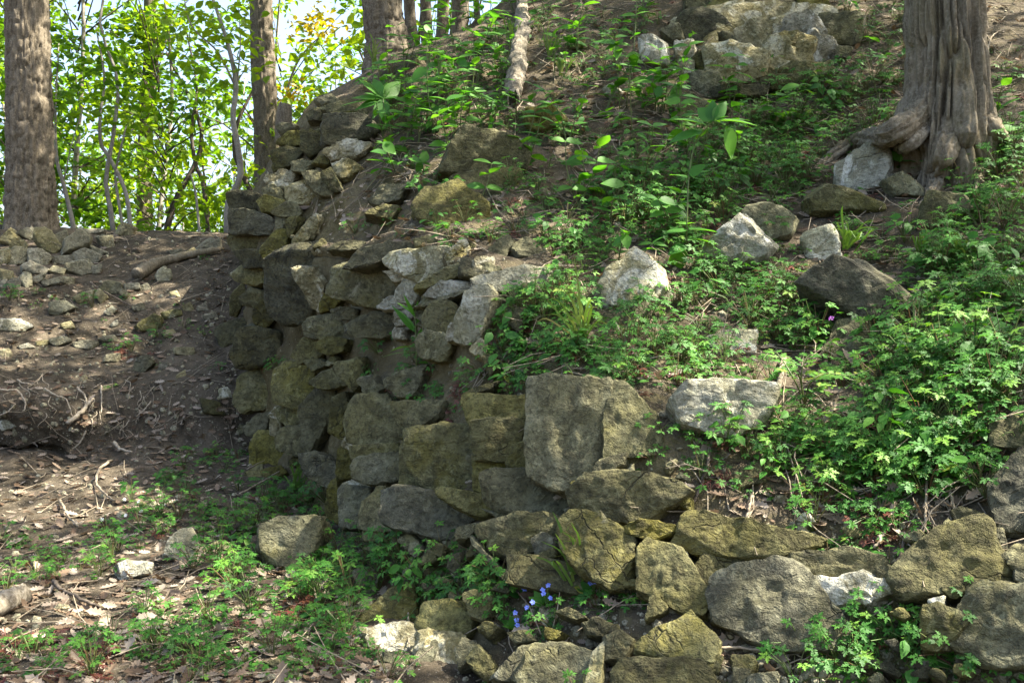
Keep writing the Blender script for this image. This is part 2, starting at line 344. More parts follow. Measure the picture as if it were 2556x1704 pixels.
def hit(px, py, ruin=True, ground=True, core=False):
    """first surface met by the sight line: (point, normal, 'r'/'g')"""
    d = ray(px, py); best = None
    if ruin:
        p, n, _, t = (BVC if core else BV).ray_cast(EYEV, d)
        if p is not None:
            q = BV_SM.find_nearest(p); best = (p, q[1] if q[1] is not None else n, 'r', t)
    if ground:
        p, n, _, t = BG.ray_cast(EYEV, d)
        if p is not None and (best is None or t < best[3]): best = (p, n, 'g', t)
    if best is None: return None
    n = best[1]
    if n.dot(d) > 0: n = -n
    return best[0], n, best[2], best[3]

# ---------------------------------------------------------------- stones: a solid bounded by planes (outline edges, face, chips), edges worn, surface roughened
import bmesh
def ico(level):
    bm = bmesh.new(); bmesh.ops.create_icosphere(bm, subdivisions=level, radius=1.0)
    V = np.array([v.co[:] for v in bm.verts]); T = np.array([[v.index for v in f.verts] for f in bm.faces]); bm.free(); return V, T
ICO = {l: ico(l) for l in (1, 2, 3, 4, 5)}
def hull2(P):
    P = sorted(map(tuple, P)); 
    def half(Q):
        h = []
        for p in Q:
            while len(h) > 1 and (h[-1][0]-h[-2][0])*(p[1]-h[-2][1])-(h[-1][1]-h[-2][1])*(p[0]-h[-2][0]) <= 0: h.pop()
            h.append(p)
        return h
    a = half(P); b = half(P[::-1]); return np.array(a[:-1]+b[:-1])
def solid(planes, hs, dims, level, k, rg, amp=1.0, rough=1.0):
    V, T = ICO[level]
    D = V*np.array(dims); D = D/np.linalg.norm(D, axis=1, keepdims=True)
    q = np.clip(D@planes.T, 0, None)/hs
    r = (np.sum((q+1e-9)**k, axis=1))**(-1.0/k)
    P = D*r[:, None]
    s = float(np.mean(dims)); sd = int(rg.integers(1, 9999))
    off = rg.uniform(-50, 50, 3)
    nr = D
    P = P + nr*(s*(0.05*fbm(P/s*1.6+off, 3, sd))+s*0.030*np.tanh(7*fbm(P/s*2.4+off*1.7, 2, sd+2))+s*0.016*np.tanh(6*fbm(P/s*5.5-off, 2, sd+3))+amp*(0.008*fbm(P*16+off, 3, sd+5, 0.6)+0.0045*np.abs(fbm(P*42+off, 2, sd+9)))*rough)[:, None]
    return P, T
def build_stone(poly, face_n, origin, thick_front, thick_back, level, rg, k=None, slant=0.25, chips=5, rough=1.0):
    """poly: world points of the outline lying on a plane through origin with normal face_n"""
    n = np.array(face_n); n /= np.linalg.norm(n)
    u = np.cross([0, 0, 1.0], n); u /= np.linalg.norm(u)+1e-9
    v = np.cross(n, u)
    Q = np.array([[np.dot(p-origin, u), np.dot(p-origin, v)] for p in poly]); c2 = Q.mean(0); Q = hull2(Q-c2)
    w = np.ptp(Q[:, 0])/2; h = np.ptp(Q[:, 1])/2
    cz = -(thick_back-thick_front)*0.35
    pl = []; hs = []
    for i in range(len(Q)):
        a = Q[i]; b = Q[(i+1) % len(Q)]; e = b-a; L = np.hypot(*e)
        if L < 1e-4: continue
        nn = np.array([e[1], -e[0]])/L; tz = rg.uniform(-0.12, slant)
        m = np.array([nn[0], nn[1], tz]); m /= np.linalg.norm(m)
        pl.append(m); hs.append(np.dot(m, np.array([a[0], a[1], 0])-np.array([0, 0, cz])))
    t1, t2 = rg.uniform(-0.16, 0.16), rg.uniform(-0.18, 0.14)
    m = np.array([t1, t2, 1.0]); m /= np.linalg.norm(m); pl.append(m); hs.append(np.dot(m, [0, 0, thick_front-cz]))
    for _ in range(2):
        m = np.array([rg.uniform(-0.75, 0.75), rg.uniform(-0.75, 0.75), 1.0]); m /= np.linalg.norm(m)
        sup = max(np.dot(m[:2], q) for q in Q); pl.append(m); hs.append((thick_front-cz)*m[2] + sup*rg.uniform(0.6, 0.95))
    pl.append(np.array([0, 0, -1.0])); hs.append(thick_back+cz)
    for _ in range(chips):
        m = rg.normal(size=3); m[2] = abs(m[2])*rg.choice([1, 1, -0.4]); m /= np.linalg.norm(m)
        sup = max(np.dot(m[:2], q) for q in Q)+max(m[2]*(thick_front-cz), m[2]*(-thick_back-cz))
        pl.append(m); hs.append(sup*rg.uniform(0.84, 1.0))
    hs = np.maximum(np.array(hs), 0.012); pl = np.array(pl)
    P, T = solid(pl, hs, (w, h, (thick_front+thick_back)/2), level, k or rg.uniform(70, 160), rg, 1.0, rough)
    P[:, 2] += cz; P[:, :2] += c2
    R = np.stack([u, v, n])
    return P@R, T                                    # relative to origin, world axes
def poly_src(s, ox, oy, f):
    v = [float(x) for x in s.replace(",", " ").split()]; return [(ox+v[i]*f, oy+v[i+1]*f) for i in range(0, len(v)-1, 2)]
def plane_hit(px, py, p0, n):
    d = np.array(ray(px, py)); o = np.array([0, 0, EYE]); t = np.dot(p0-o, n)/np.dot(d, n); return o+d*t
ALLPOLY = []
def stone_from_pixels(pts, mode, rg, prot=1.0, mat=None, rough=1.0, back=0.0):
    """mode 'w': bedded in the wall face; 'l': lying loose on whatever is there. returns (origin, mesh)"""
    P = np.array(pts); c = P.mean(0)
    hts = [hit(*c)] + [hit(*((p+c)/2)) for p in P]
    hts = [x for x in hts if x is not None]
    if not hts: return None
    dep = np.median([x[0].y for x in hts])
    if mode == 'l':
        pb = P[np.argmax(P[:, 1])]; hb = hit(pb[0]*0.6+c[0]*0.4, pb[1]-2)
        if hb is not None: dep = 0.8*hb[0].y+0.2*min(dep, hb[0].y+0.5)
    vd = -np.array(ray(*c))
    sn = np.mean([np.array(x[1]) for x in hts if abs(x[0].y-dep) < 0.6] or [vd], axis=0)
    if mode == 'w': n = 0.55*sn + 0.6*vd
    else: n = 0.15*sn + 1.0*vd + np.array([0, 0, 0.15])
    n /= np.linalg.norm(n)
    spx = math.sqrt(np.ptp(P[:, 0])*np.ptp(P[:, 1])); size = spx/W*dep
    o = np.array(ray(*c)); o = np.array([0, 0, EYE]) + o*(dep/o[1])
    if mode == 'w' and back:
        o = o - n*back; tf, tb = 0.01, size*0.3
    elif mode == 'w':
        o = o + n*size*0.05*prot
        tf, tb = size*0.11*prot+0.008, size*0.55+0.03
    else:
        tf, tb = size*0.22, size*0.42
        o = o + n*size*0.04
    gr = 1.27 if mode == "w" else 1.2
    poly = [plane_hit(c[0]+(p[0]-c[0])*gr, c[1]+(p[1]-c[1])*gr, o, n) for p in P]
    lvl = 5 if spx > 140 else (4 if spx > 36 else 3)
    V, T = build_stone(poly, n, o, tf, tb, lvl, rg, slant=0.16 if mode == 'w' else 0.45, chips=5 if mode == 'w' else 8, rough=rough)
    ALLPOLY.append(P)
    return o, V, T, size

# ---------------------------------------------------------------- stones of the wall: outlines measured on enlargements (origin, scale), o/g/p/d/m = kind of stone
F = 0.3827; G = 0.2551
WALL = [
 (840, 1104, F, """
o 30,50 118,40 120,215 60,235 22,225
g 122,118 300,110 420,78 425,190 370,240 230,255 160,230
o 120,30 400,18 425,72 340,98 200,118 125,98
o 432,25 500,30 580,300 545,320 440,290 430,150
g 495,-25 600,-65 850,-75 920,-20 905,240 760,305 610,285 555,170
o 915,110 960,100 1095,150 1040,270 960,320 910,290
o 1130,120 1190,30 1250,10 1300,30 1290,160 1195,205 1140,185
o 935,-107 1150,-137 1215,-100 1190,0 1130,105 925,90
o 870,-297 1290,-277 1300,-147 930,-117 890,-177
o 1310,-320 1480,-345 1755,-310 1765,60 1700,190 1580,262 1440,250 1308,195
g 1768,-327 1900,-317 2050,-167 2110,43 1950,33 1775,93
o 1030,250 1070,215 1300,215 1510,310 1480,400 1420,460 1300,490 1150,460 1030,400
o 1575,330 1700,240 1850,220 2100,260 2240,330 2060,420 1990,500 1860,505 1680,490 1600,410
d 1510,440 1560,420 1605,460 1580,505 1520,510
o 1700,180 1730,120 1870,80 1850,150 1750,220 1705,200
g 40,310 220,325 185,540 50,535
o 195,430 300,310 370,500 360,560 195,550
g 330,330 520,320 650,360 880,490 780,590 735,620 560,590 390,530
o 670,320 760,310 1000,370 1040,450 960,480 870,460 740,390
g 950,560 1150,510 1320,500 1450,530 1400,640 1260,710 1160,740 1050,700 980,610
o 790,560 930,530 870,620 800,640
g 1490,590 1560,500 1720,510 1900,660 1870,770 1885,930 1760,920 1620,830 1510,700
o 1890,560 2000,520 2240,560 2100,620 2050,635 1900,590
o 1175,760 1300,770 1440,790 1600,850 1640,980 1400,960 1180,910
o 1330,730 1420,690 1430,750 1380,765
o 2010,760 2060,690 2250,750 2400,1000 2370,1110 2250,1090 2010,960
g 900,640 940,660 1170,930 1140,960 930,720
g 190,580 290,570 290,640 200,640
g 600,650 700,680 690,745 620,720
g 160,1150 340,1000 480,960 490,1190 210,1245
o 550,1190 610,1060 760,1050 890,1160 830,1240 680,1255
m 215,1240 400,1200 555,1260 540,1380 420,1420 250,1330
m 560,1290 700,1262 810,1280 790,1420 700,1560 560,1560
g 800,1400 830,1290 910,1330 880,1420 810,1470
g 870,1430 930,1340 1050,1490 980,1540
g 1030,1530 1220,1340 1300,1330 1220,1545
g 1235,1500 1300,1350 1480,1340 1650,1400 1610,1640 1240,1640
p 1640,1560 1680,1400 1740,1340 1720,1620
o 1760,1290 1850,1260 1920,1300 1870,1390 1770,1410
g 1990,1340 2090,1250 2300,1150 2450,1300 2420,1420 2200,1430
d 1850,1560 1900,1440 2300,1440 2450,1600 1850,1680
d 310,1380 410,1390 400,1450 320,1440
g 500,1450 600,1290 680,1270 590,1510
d 1440,1110 1520,1090 1620,1140 1560,1160
d 1620,1190 1700,1160 1790,1200 1740,1260 1640,1250
g 930,1210 1000,1180 1050,1210 1000,1260
d 1140,1250 1240,1230 1290,1290 1180,1310
"""),
 (1690, 1104, F, """
o 65,660 130,490 400,560 560,570 870,640 820,700 560,760 450,740 200,730
o 820,760 1180,730 1290,760 1390,840 1370,870 1050,870 840,875
o 140,830 180,750 390,770 370,860 230,950 150,950
g 280,980 420,870 620,830 800,830 850,900 900,1010 1060,1200 1000,1290 600,1290 330,1150
o 1435,880 1600,700 1700,610 1960,560 2000,580 2000,700 2140,880 2130,950 1640,970 1480,990
d 2080,280 2180,240 2220,110 2420,80 2420,560 2130,560 2080,400
g 1910,1050 2010,970 2200,960 2420,1080 2420,1400 1960,1400 1830,1260
g 1630,1100 1720,1080 1890,1150 1830,1250 1700,1340 1620,1320
p 1650,1030 1740,1010 1730,1070 1660,1080
g 2210,850 2290,830 2290,920 2220,900
m 890,900 1340,900 1400,960 1250,1040 1000,1060 900,990
o 380,220 530,150 560,250 420,290
g 490,1530 640,1510 640,1620 480,1620
d 0,1180 60,1200 110,1330 20,1420
g 2050,600 2120,580 2150,700 2060,690
o 380,1490 470,1500 440,1590 370,1590
"""),
 (1690, 550, F, """
g 990,880 1060,700 1160,680 1270,730 1290,880 1060,960
p 180,790 350,740 500,730 480,860 300,860
d 2060,1350 2300,1280 2320,1480 2080,1480
"""),
 (840, 550, F, """
o 1650,720 1750,640 1990,560 2010,600 1900,720 1700,800
o 580,640 640,550 740,550 820,620 800,720 700,745 590,700
p 810,640 870,500 970,460 1030,500 930,600 930,740 880,780 800,760
g 540,790 600,740 760,760 740,830 700,900 560,880
o 330,1040 480,980 560,960 510,1130 430,1140 340,1080
o 0,960 150,910 170,1040 90,1080 20,1010
o 410,1290 500,1220 690,1190 650,1300 520,1370 380,1200
o 100,300 200,200 340,160 500,170 510,200 350,260 190,315
p 350,270 410,210 700,190 730,300 540,390 480,330 370,300
p 390,500 490,325 560,450 500,535 400,510
g 560,410 760,300 880,340 700,380 550,460
p 600,480 700,400 830,410 880,460 640,500
p 920,400 1080,360 1230,320 1360,340 1330,420 1110,470 960,450
m 730,220 800,160 850,180 850,260 750,270
g 0,330 130,300 390,330 350,500 270,550 130,530 0,480
p 270,570 370,500 500,545 470,575 330,580
g 530,560 850,460 900,470 620,555
o 1000,200 1100,120 1150,150 1090,260 1020,270
o 1150,190 1240,130 1340,210 1290,250 1180,240
g 520,130 600,110 700,130 680,170 540,170
m 380,600 480,590 470,680 410,690
o 100,680 260,610 410,640 400,720 300,760 120,740
d 870,1120 1050,1060 1000,1110 880,1145
m 900,290 1010,270 1020,350 930,370
m 340,340 480,330 470,380 390,390
"""),
 (840, 0, F, """
o 540,1380 620,1260 780,1230 960,1350 940,1480 830,1560 650,1500
o 780,1170 870,1150 1150,1120 1140,1210 920,1300 790,1260
o 235,1310 310,1220 440,1230 400,1310 280,1340
o 0,770 130,760 290,860 250,920 100,930 0,880
g 200,1400 320,1340 400,1350 350,1430
o 1160,1470 1300,1480 1270,1540 1170,1530
g 1510,290 1610,240 1600,310 1540,330
"""),
 (540, 250, G, """
d 160,1080 300,1085 450,1120 550,1190 545,1300 180,1285
o 160,1300 250,1290 540,1320 440,1440 200,1480 160,1420
o 590,1100 700,1010 780,1020 830,1110 740,1140 620,1130
o 460,1450 600,1290 700,1310 690,1420 540,1500 470,1490
o 690,1180 800,1150 790,1260 720,1330 690,1250
o 590,1140 680,1140 660,1280 600,1270
o 420,1000 500,950 640,990 600,1090 480,1090
d 160,930 300,900 420,940 400,1070 160,1060
o 470,880 560,840 650,900 640,970 500,950
d 570,520 700,470 860,510 760,640 590,690
o 610,410 740,320 870,330 860,430 760,450 630,430
d 850,330 930,310 1060,370 1060,440 920,540 860,480
o 610,240 770,240 760,280 640,340
d 890,140 990,90 1060,110 1040,200 910,190
g 1060,100 1200,40 1400,80 1500,170 1200,160
o 870,740 1000,720 1140,860 1130,930 1000,920 920,830
d 1050,760 1130,690 1230,870 1150,890
m 700,870 860,820 960,940 880,1010 720,1000
o 750,620 850,590 960,620 870,700 760,690
o 950,620 1010,560 1100,560 1080,630
m 1100,500 1280,420 1480,440 1400,530 1150,590
o 1110,1460 1250,1400 1430,1400 1440,1460 1260,1480
m 500,770 640,700 760,720 700,850 580,860
g 980,0 1130,-40 1200,20 1040,50
m 1150,620 1280,600 1400,660 1300,760 1180,740
m 760,1380 900,1200 1000,1150 960,1300 800,1430
"""),
 (540, 600, G, """
d 540,250 700,130 900,100 1120,150 1130,290 1040,680 710,740 600,650 540,480
m 770,310 930,320 1040,420 1010,650 930,600 870,470
o 1040,700 1060,560 1180,420 1240,540 1170,640
d 380,700 460,590 560,610 580,740 480,840 400,790
g 890,840 960,770 1130,750 1300,900 1260,950 1000,960 900,920
o 990,1010 1090,960 1280,980 1240,1080 1110,1110 1010,1070
o 1150,690 1220,660 1370,680 1370,770 1180,760
o 770,1130 900,960 1000,980 1060,1090 990,1160 840,1190
d 200,1080 260,900 350,870 580,920 590,1060 470,1180 300,1230 200,1180
d 20,880 150,800 340,780 300,900 200,1000 80,1050
o 150,550 260,430 270,560 200,720 140,700
g 260,560 350,480 480,510 500,590 380,640 280,620
g 180,330 300,250 520,260 540,360 400,430 250,390
d 200,120 380,100 500,140 520,250 300,250
"""),
 (540, 900, G, """
g 615,120 740,40 850,60 980,130 950,260 900,450 820,440 615,370
g 960,230 1050,130 1180,100 1290,230 1100,270
o 1190,50 1420,0 1420,200 1350,270 1240,160
g 610,470 700,420 860,520 880,600 730,640 640,560
o 620,770 660,680 870,680 870,860 800,910 640,860
o 880,480 1000,330 1150,310 1150,480 1100,600 960,830 890,850
o 1160,370 1270,330 1300,480 1160,480
o 1130,620 1160,500 1300,490 1310,730 1240,750 1130,680
o 1330,540 1400,400 1700,400 1870,700 1800,790 1480,830 1340,770
o 300,640 420,540 530,520 480,660 400,720 330,710
o 360,850 440,720 540,710 630,800 640,950 600,1000 380,990
g 210,400 270,180 400,110 520,200 500,430 280,470
g 880,950 1000,920 1210,1060 1190,1160 1130,1220 900,1100
o 1080,1500 1130,1250 1200,1170 1220,1330 1210,1568
o 300,1100 440,1040 450,1180 340,1180
m 1240,820 1290,770 1350,800 1330,860
m 1240,1240 1350,1180 1480,1200 1500,1270 1300,1290
g 1400,830 1480,840 1440,900
m 540,520 620,460 620,680 550,690
o 460,1080 620,1040 680,1100 520,1190
g 880,10 1010,-10 1080,40 960,90
"""),
]
FRAG = (1690, 0, F, """
M 80,140 480,70 900,80 1120,160 1100,300 960,430 860,500 560,560 270,590 120,520 50,330
d 20,180 80,90 210,90 330,170 350,250 200,300 60,280
o 210,60 290,0 400,100 390,160 300,130
o 490,80 560,50 700,60 720,130 600,150 500,120
o 700,60 820,50 840,130 740,110
o 810,10 960,0 1000,80 900,90 830,60
g 910,200 960,110 1190,120 1190,200 1150,290 1010,280 930,260
g 110,490 260,490 290,560 220,640 120,580
d 100,390 180,330 215,390 170,470
o 690,460 760,410 880,430 910,480 740,500
g 1050,310 1140,310 1100,380 1040,380
d 280,230 360,230 410,300 350,310
g 580,520 700,500 880,510 860,570 600,580
m 410,200 560,130 720,130 600,290 430,290
m 600,290 720,230 860,250 850,400 640,400
m 700,170 860,110 930,210 1020,300 990,400 850,400 820,270
m 210,320 420,300 560,400 520,500 380,540 230,480
m 580,400 690,400 760,440 690,490 590,490
o 60,-10 250,-10 200,70 90,80
d 250,590 400,560 560,570 540,620 270,640
o 330,-60 500,-40 520,60 420,70 330,10
d 540,-40 700,-40 760,50 560,50
o 780,-60 950,-60 960,0 800,10
m 0,300 100,280 110,480 20,480
m 860,420 1000,410 1010,470 900,500
""")
MK = {'o': M_STONE, 'g': M_STONE_G, 'p': M_STONE_P, 'd': M_STONE_D, 'm': M_MORTAR}
def crag(m):
    m.set_sharp_from_angle(angle=math.radians(33)); return m
def do_block(block, parent):
    ox, oy, f, txt = block
    for ln in txt.strip().splitlines():
        kd, co = ln.split(" ", 1); pts = poly_src(co, ox, oy, f)
        rg = np.random.default_rng(abs(hash((round(pts[0][0]), round(pts[0][1])))) % 100000)
        bigm = kd == 'M'; r = stone_from_pixels(pts, 'w', rg, back=0.20 if kd == 'M' else 0.0, prot=1.25 if kd != 'm' else 0.9, rough=1.0 if kd not in 'mM' else 3.2)
        if r is None: continue
        o, V, T, size = r; kd = kd.lower()
        if bigm: ALLPOLY.pop()
        ob = put("mortar_lump" if kd == 'm' else "stone", crag(npmesh("stone", V, T, MK[kd])), parent)
        ob.matrix_parent_inverse = Matrix.Translation(-Vector(parent.location)); ob.location = o
for b in WALL: do_block(b, RUIN)
h0 = hit(2010*1.0, 150)
FRAGE = empty("wall_fragment", tuple(h0[0])); FRAGE["kind"] = "thing"
tag(FRAGE, "outcrop of dark stones set in pale pitted mortar on the upper slope", "wall")
do_block(FRAG, FRAGE)

def in_poly(P, x, y):
    c = False; j = len(P)-1
    for i in range(len(P)):
        if (P[i][1] > y) != (P[j][1] > y) and x < (P[j][0]-P[i][0])*(y-P[i][1])/(P[j][1]-P[i][1]+1e-9)+P[i][0]: c = not c
        j = i
    return c
BOXES = np.array([[p[:, 0].min(), p[:, 1].min(), p[:, 0].max(), p[:, 1].max()] for p in ALLPOLY])
def on_stone(x, y):
    w = np.where((BOXES[:, 0] <= x) & (BOXES[:, 2] >= x) & (BOXES[:, 1] <= y) & (BOXES[:, 3] >= y))[0]
    return any(in_poly(ALLPOLY[i], x, y) for i in w)
# small stones wedged between the big ones
FACE = [(x*K, y*K) for x, y in [(560,1180),(560,470),(640,300),(760,230),(860,330),(760,480),(830,560),(1260,560),(1240,680),(1080,900),(1550,900),(1600,1180),(2352,1180),(2352,1568),(880,1568),(780,1240)]]
cnt = 0; tries = 0; placed = []
rs = np.random.default_rng(77)
while cnt < 80 and tries < 9000:
    tries += 1
    x = rs.uniform(540, 2556); y = rs.uniform(250, 1704)
    if not in_poly(FACE, x, y) or on_stone(x, y): continue
    s = rs.uniform(16, 40)*(0.7 if x < 900 else 1.0)
    if any((x-a)**2+(y-b)**2 < (0.8*(s+c))**2 for a, b, c in placed): continue
    k = rs.integers(5, 8); an = np.sort(rs.uniform(0, 2*np.pi, k)); asp = rs.uniform(0.6, 1.0)
    pts = [(x+s*math.cos(t)*rs.uniform(.8, 1.1), y+s*asp*math.sin(t)*rs.uniform(.8, 1.1)) for t in an]
    r = stone_from_pixels(pts, 'w', rs, prot=0.8)
    if r is None: continue
    ALLPOLY.pop()
    o, V, T, size = r; placed.append((x, y, s)); cnt += 1
    ob = put("stone", crag(npmesh("stone", V, T, MK[rs.choice(list("ooggdm"))])), RUIN)
    ob.matrix_parent_inverse = Matrix.Translation(-Vector(RUIN.location)); ob.location = o

for _ in range(14):                                  # the wall goes on beside the view
    x = rs.uniform(2600, 3050); y = rs.uniform(1180, 1760); s = rs.uniform(50, 95); an = np.sort(rs.uniform(0, 2*np.pi, 6)+np.arange(6)*0.02)
    an = np.linspace(0, 2*np.pi, 7)[:-1]+rs.uniform(-0.3, 0.3, 6)
    r = stone_from_pixels([(x+s*1.3*math.cos(t)*rs.uniform(.85, 1.1), y+s*0.75*math.sin(t)*rs.uniform(.85, 1.1)) for t in an], 'w', rs, prot=1.25)
    if r is None: continue
    o, V, T, size = r
    ob = put("stone", crag(npmesh("stone", V, T, MK[rs.choice(list("oogd"))])), RUIN)
    ob.matrix_parent_inverse = Matrix.Translation(-Vector(RUIN.location)); ob.location = o

# ---------------------------------------------------------------- loose rocks: every one a thing of its own
ROCKS = [  # crop, kind, outline, name, label, group
 (1690,550,F,'p',"0,1180 60,1110 300,1080 620,1100 600,1200 480,1330 340,1415 240,1350 60,1320","boulder","pale sunlit boulder under the feathery fern fronds",None),
 (1690,550,F,'p',"175,200 330,60 410,-10 600,180 540,250 370,235 280,330 190,270","boulder","whitish flat faced boulder leaning against a grey boulder",None),
 (1690,550,F,'g',"430,0 470,-80 600,-100 750,-20 740,80 580,130","boulder","rounded grey boulder with lichen behind the whitish flat boulder",None),
 (1690,550,F,'p',"810,120 930,60 1010,50 1040,110 1050,240 860,240 830,170","boulder","small bluish white boulder beside the grass tufts",None),
 (1690,550,F,'d',"830,470 1070,290 1160,290 1560,580 1600,640 1350,700 1150,650 1050,600","boulder","big dark angular slab with a sharp lit ridge jutting over a hollow",None),
 (840,550,F,'p',"1715,500 1770,340 1930,220 2060,300 2100,430 2000,540 1850,580 1730,560","boulder","cream white rough boulder standing on the slope among herbs",None),
 (840,0,F,'o',"850,860 1100,900 1200,1000 1210,1110 960,1110 830,1150 690,1120 740,1000","boulder","big olive boulder overhanging below the broken dead branch",None),
 (840,0,F,'o',"1240,800 1260,720 1390,700 1480,770 1440,830 1300,860","boulder","mossy topped boulder touching the splintered end of the dead branch",None),
 (840,0,F,'p',"1980,260 2060,240 2140,300 2160,430 2010,400","boulder","smooth pale slab tilted on the slope beside the outcrop",None),
 (840,0,F,'g',"2110,210 2230,160 2263,260 2190,270","boulder","small grey rock wedged above the smooth pale slab",None),
 (840,0,F,'p',"1740,590 1800,550 1850,600 1800,640","boulder","small pale rock under the sapling leaves",None),
 (540,250,G,'d',"1060,180 1180,160 1450,180 1600,300 1500,380 1250,430 1080,450","boulder","dark overhanging boulder on the wall crest beneath the rosette plant",None),
 (1690,0,F,'p',"1050,1180 1070,1090 1230,970 1380,990 1370,1110 1340,1210 1200,1240 1060,1210","boulder","squarish pale boulder under the thick tree's spreading root",None),
 (1690,0,F,'g',"880,1300 990,1210 1080,1230 1320,1330 1300,1380 900,1380","boulder","low grey boulder half covered by herbs below the squarish boulder",None),
 (1690,0,F,'g',"1370,1180 1470,1130 1560,1190 1620,1280 1430,1270","boulder","small peaked grey rock at the foot of the thick tree",None),
 (1690,0,F,'g',"1600,1380 1640,1280 1860,1290 1900,1380 1720,1480 1590,1500","boulder","dark grey boulder buried in leafy herbs below the thick tree",None),
 (1690,0,F,'g',"0,700 150,660 320,720 200,790 0,770","boulder","flat grey slab lying on the slope beneath the outcrop",None),
 (1690,1104,F,'p',"790,510 840,460 900,520 850,530","rock","little white pointed stone on bare soil among red herbs",None),
 (1690,1104,F,'p',"1770,560 1870,535 1875,565 1780,582","rock","little pale flat stone above the big triangular wall stone",None),
 (0,1104,F,'p',"1080,680 1170,590 1240,580 1280,680 1220,780 1080,730","rock","upright whitish rock among low green herbs at the wall foot",None),
 (0,1104,F,'p',"770,800 840,770 980,790 960,850 800,890","rock","low whitish rock lying in dead leaves beside the upright whitish rock",None),
 (0,1104,F,'g',"1370,670 1450,640 1500,670 1490,710 1420,700","rock","small dark rock between the upright whitish rock and the grey block",None),
 (0,1104,F,'g',"1700,570 1800,530 2100,540 2060,680 1920,840 1780,780 1700,700","boulder","big grey block fallen at the wall foot behind herbs",None),
 (0,1104,F,'g',"1740,1430 1850,1410 1940,1430 1800,1465","rock","flat grey stone lying in dead leaves near the wall foot",None),
 (0,550,F,'p',"0,650 120,650 200,690 130,725 0,715","rock","pale broad flat rock on the bank beside a green herb",None),
 (0,550,F,'g',"660,430 700,400 790,410 770,480 680,470","rock","squarish grey flat stone on the bank below the rubble heap",None),
 (0,550,F,'g',"330,540 420,530 480,570 380,620 330,600","rock","greenish grey rock half buried in the bank",None),
 (0,550,F,'g',"900,680 1000,620 1050,640 1050,700 930,720","rock","broad grey slab on the bank above the reddish herbs",None),
 (0,550,F,'g',"870,980 900,910 950,890 1000,930 930,990","rock","three cornered grey stone on the bank beneath the reddish herbs",None),
 (0,550,F,'p',"1020,360 1060,310 1110,330 1110,390 1040,400","rock","round pale stone under the leaning bark slab",None),
 (0,550,F,'g',"1060,600 1170,580 1190,620 1090,640","rock","low grey stone beside the broad grey slab",None),
 (0,550,F,'p',"680,600 730,560 760,590 720,620","rock","small pale pointed stone on bare soil of the bank",None),
 (0,550,F,'p',"0,1310 130,1290 140,1340 20,1365","rock","pale flat stone beneath the curled white root",None),
 (0,550,F,'p',"1430,1100 1480,1090 1520,1150 1440,1160","rock","whitish pointed stone in dark soil near the wall end",None),
 (0,550,F,'d',"1320,1170 1430,1190 1470,1270 1340,1250","rock","dark slate stone in the soil beneath the whitish pointed stone",None),
 (540,600,G,'p',"285,300 380,290 385,385 320,390","rock","small cream stone perched on a ledge of the wall end",None),
]
def heap_label(co):
    v = [float(q) for w_ in co.split() for q in w_.split(",")]; xs = v[0::2]; ys = v[1::2]; y = sum(ys)/len(ys); big = (max(xs)-min(xs))*(max(ys)-min(ys)) > 11000
    if y < 175: return "large angular stone topping the rubble heap under the stout furrowed trunk" if big else "small angular stone on top of the rubble heap under the stout furrowed trunk"
    if y < 300: return "large grey stone in the middle of the rubble heap" if big else "small grey stone in the middle of the rubble heap"
    return "rounded grey stone at the lower edge of the rubble heap"
HEAP = "grey angular stone in the loose rubble heap beneath the stout furrowed trunk"
for co in ["0,130 70,60 130,130 90,165","110,80 200,50 235,70 200,130","235,60 310,65 395,180 360,220 290,200 230,110","340,110 430,70 440,150 390,170",
 "430,130 520,60 580,120 570,160 410,230","50,220 100,180 190,200 160,290 60,290","190,190 260,190 330,240 300,290 200,280","150,300 200,270 310,320 290,360 160,330",
 "320,330 350,300 420,320 410,360","440,290 560,260 600,340 530,360 440,340","130,380 160,340 200,350 205,430 170,440","40,410 90,380 130,400 120,440 50,445",
 "210,380 290,340 270,400 220,410","0,320 80,340 90,380 20,390","560,60 680,60 670,85 570,90","340,240 480,230 470,290 350,280","0,200 60,190 70,270 0,290",
 "580,160 640,200 700,210 620,230","490,220 560,190 650,230 620,280 500,270","280,400 400,370 410,410 300,430","0,400 40,390 50,440 0,450","100,240 140,210 190,230 150,260",
 "640,110 730,100 740,170 680,180","410,370 480,380 480,420 420,410","60,150 150,130 180,190 80,190","600,300 660,290 650,350 610,350"]:
    ROCKS.append((0,550,F,'h',co,"rubble_stone",heap_label(co),"stones of the rubble heap"))
CRE = "grey stone lying on the crest of the bank near the slender saplings"
for co in ["750,100 800,20 880,50 850,100","870,20 940,-60 1010,-10 960,40","980,50 1010,0 1070,10 1050,60","1040,-10 1090,-20 1110,20 1060,30"]:
    ROCKS.append((0,550,F,'h',co,"crest_stone",CRE,"stones on the crest of the bank"))
def ban_label(co):
    x, y = [float(v) for v in co.split()[0].split(",")]
    if x > 980 and y < 640: return "small grey stone on the bank between the driftwood branch and the wall end"
    if y < 560: return "small grey stone on the bank just below the rubble heap"
    if x > 980: return "small grey stone on the bank beside the reddish herbs and the wall end"
    return "small flat grey stone on the open soil of the eroded bank"
BAN = "small weathered grey stone scattered on the eroded bank"
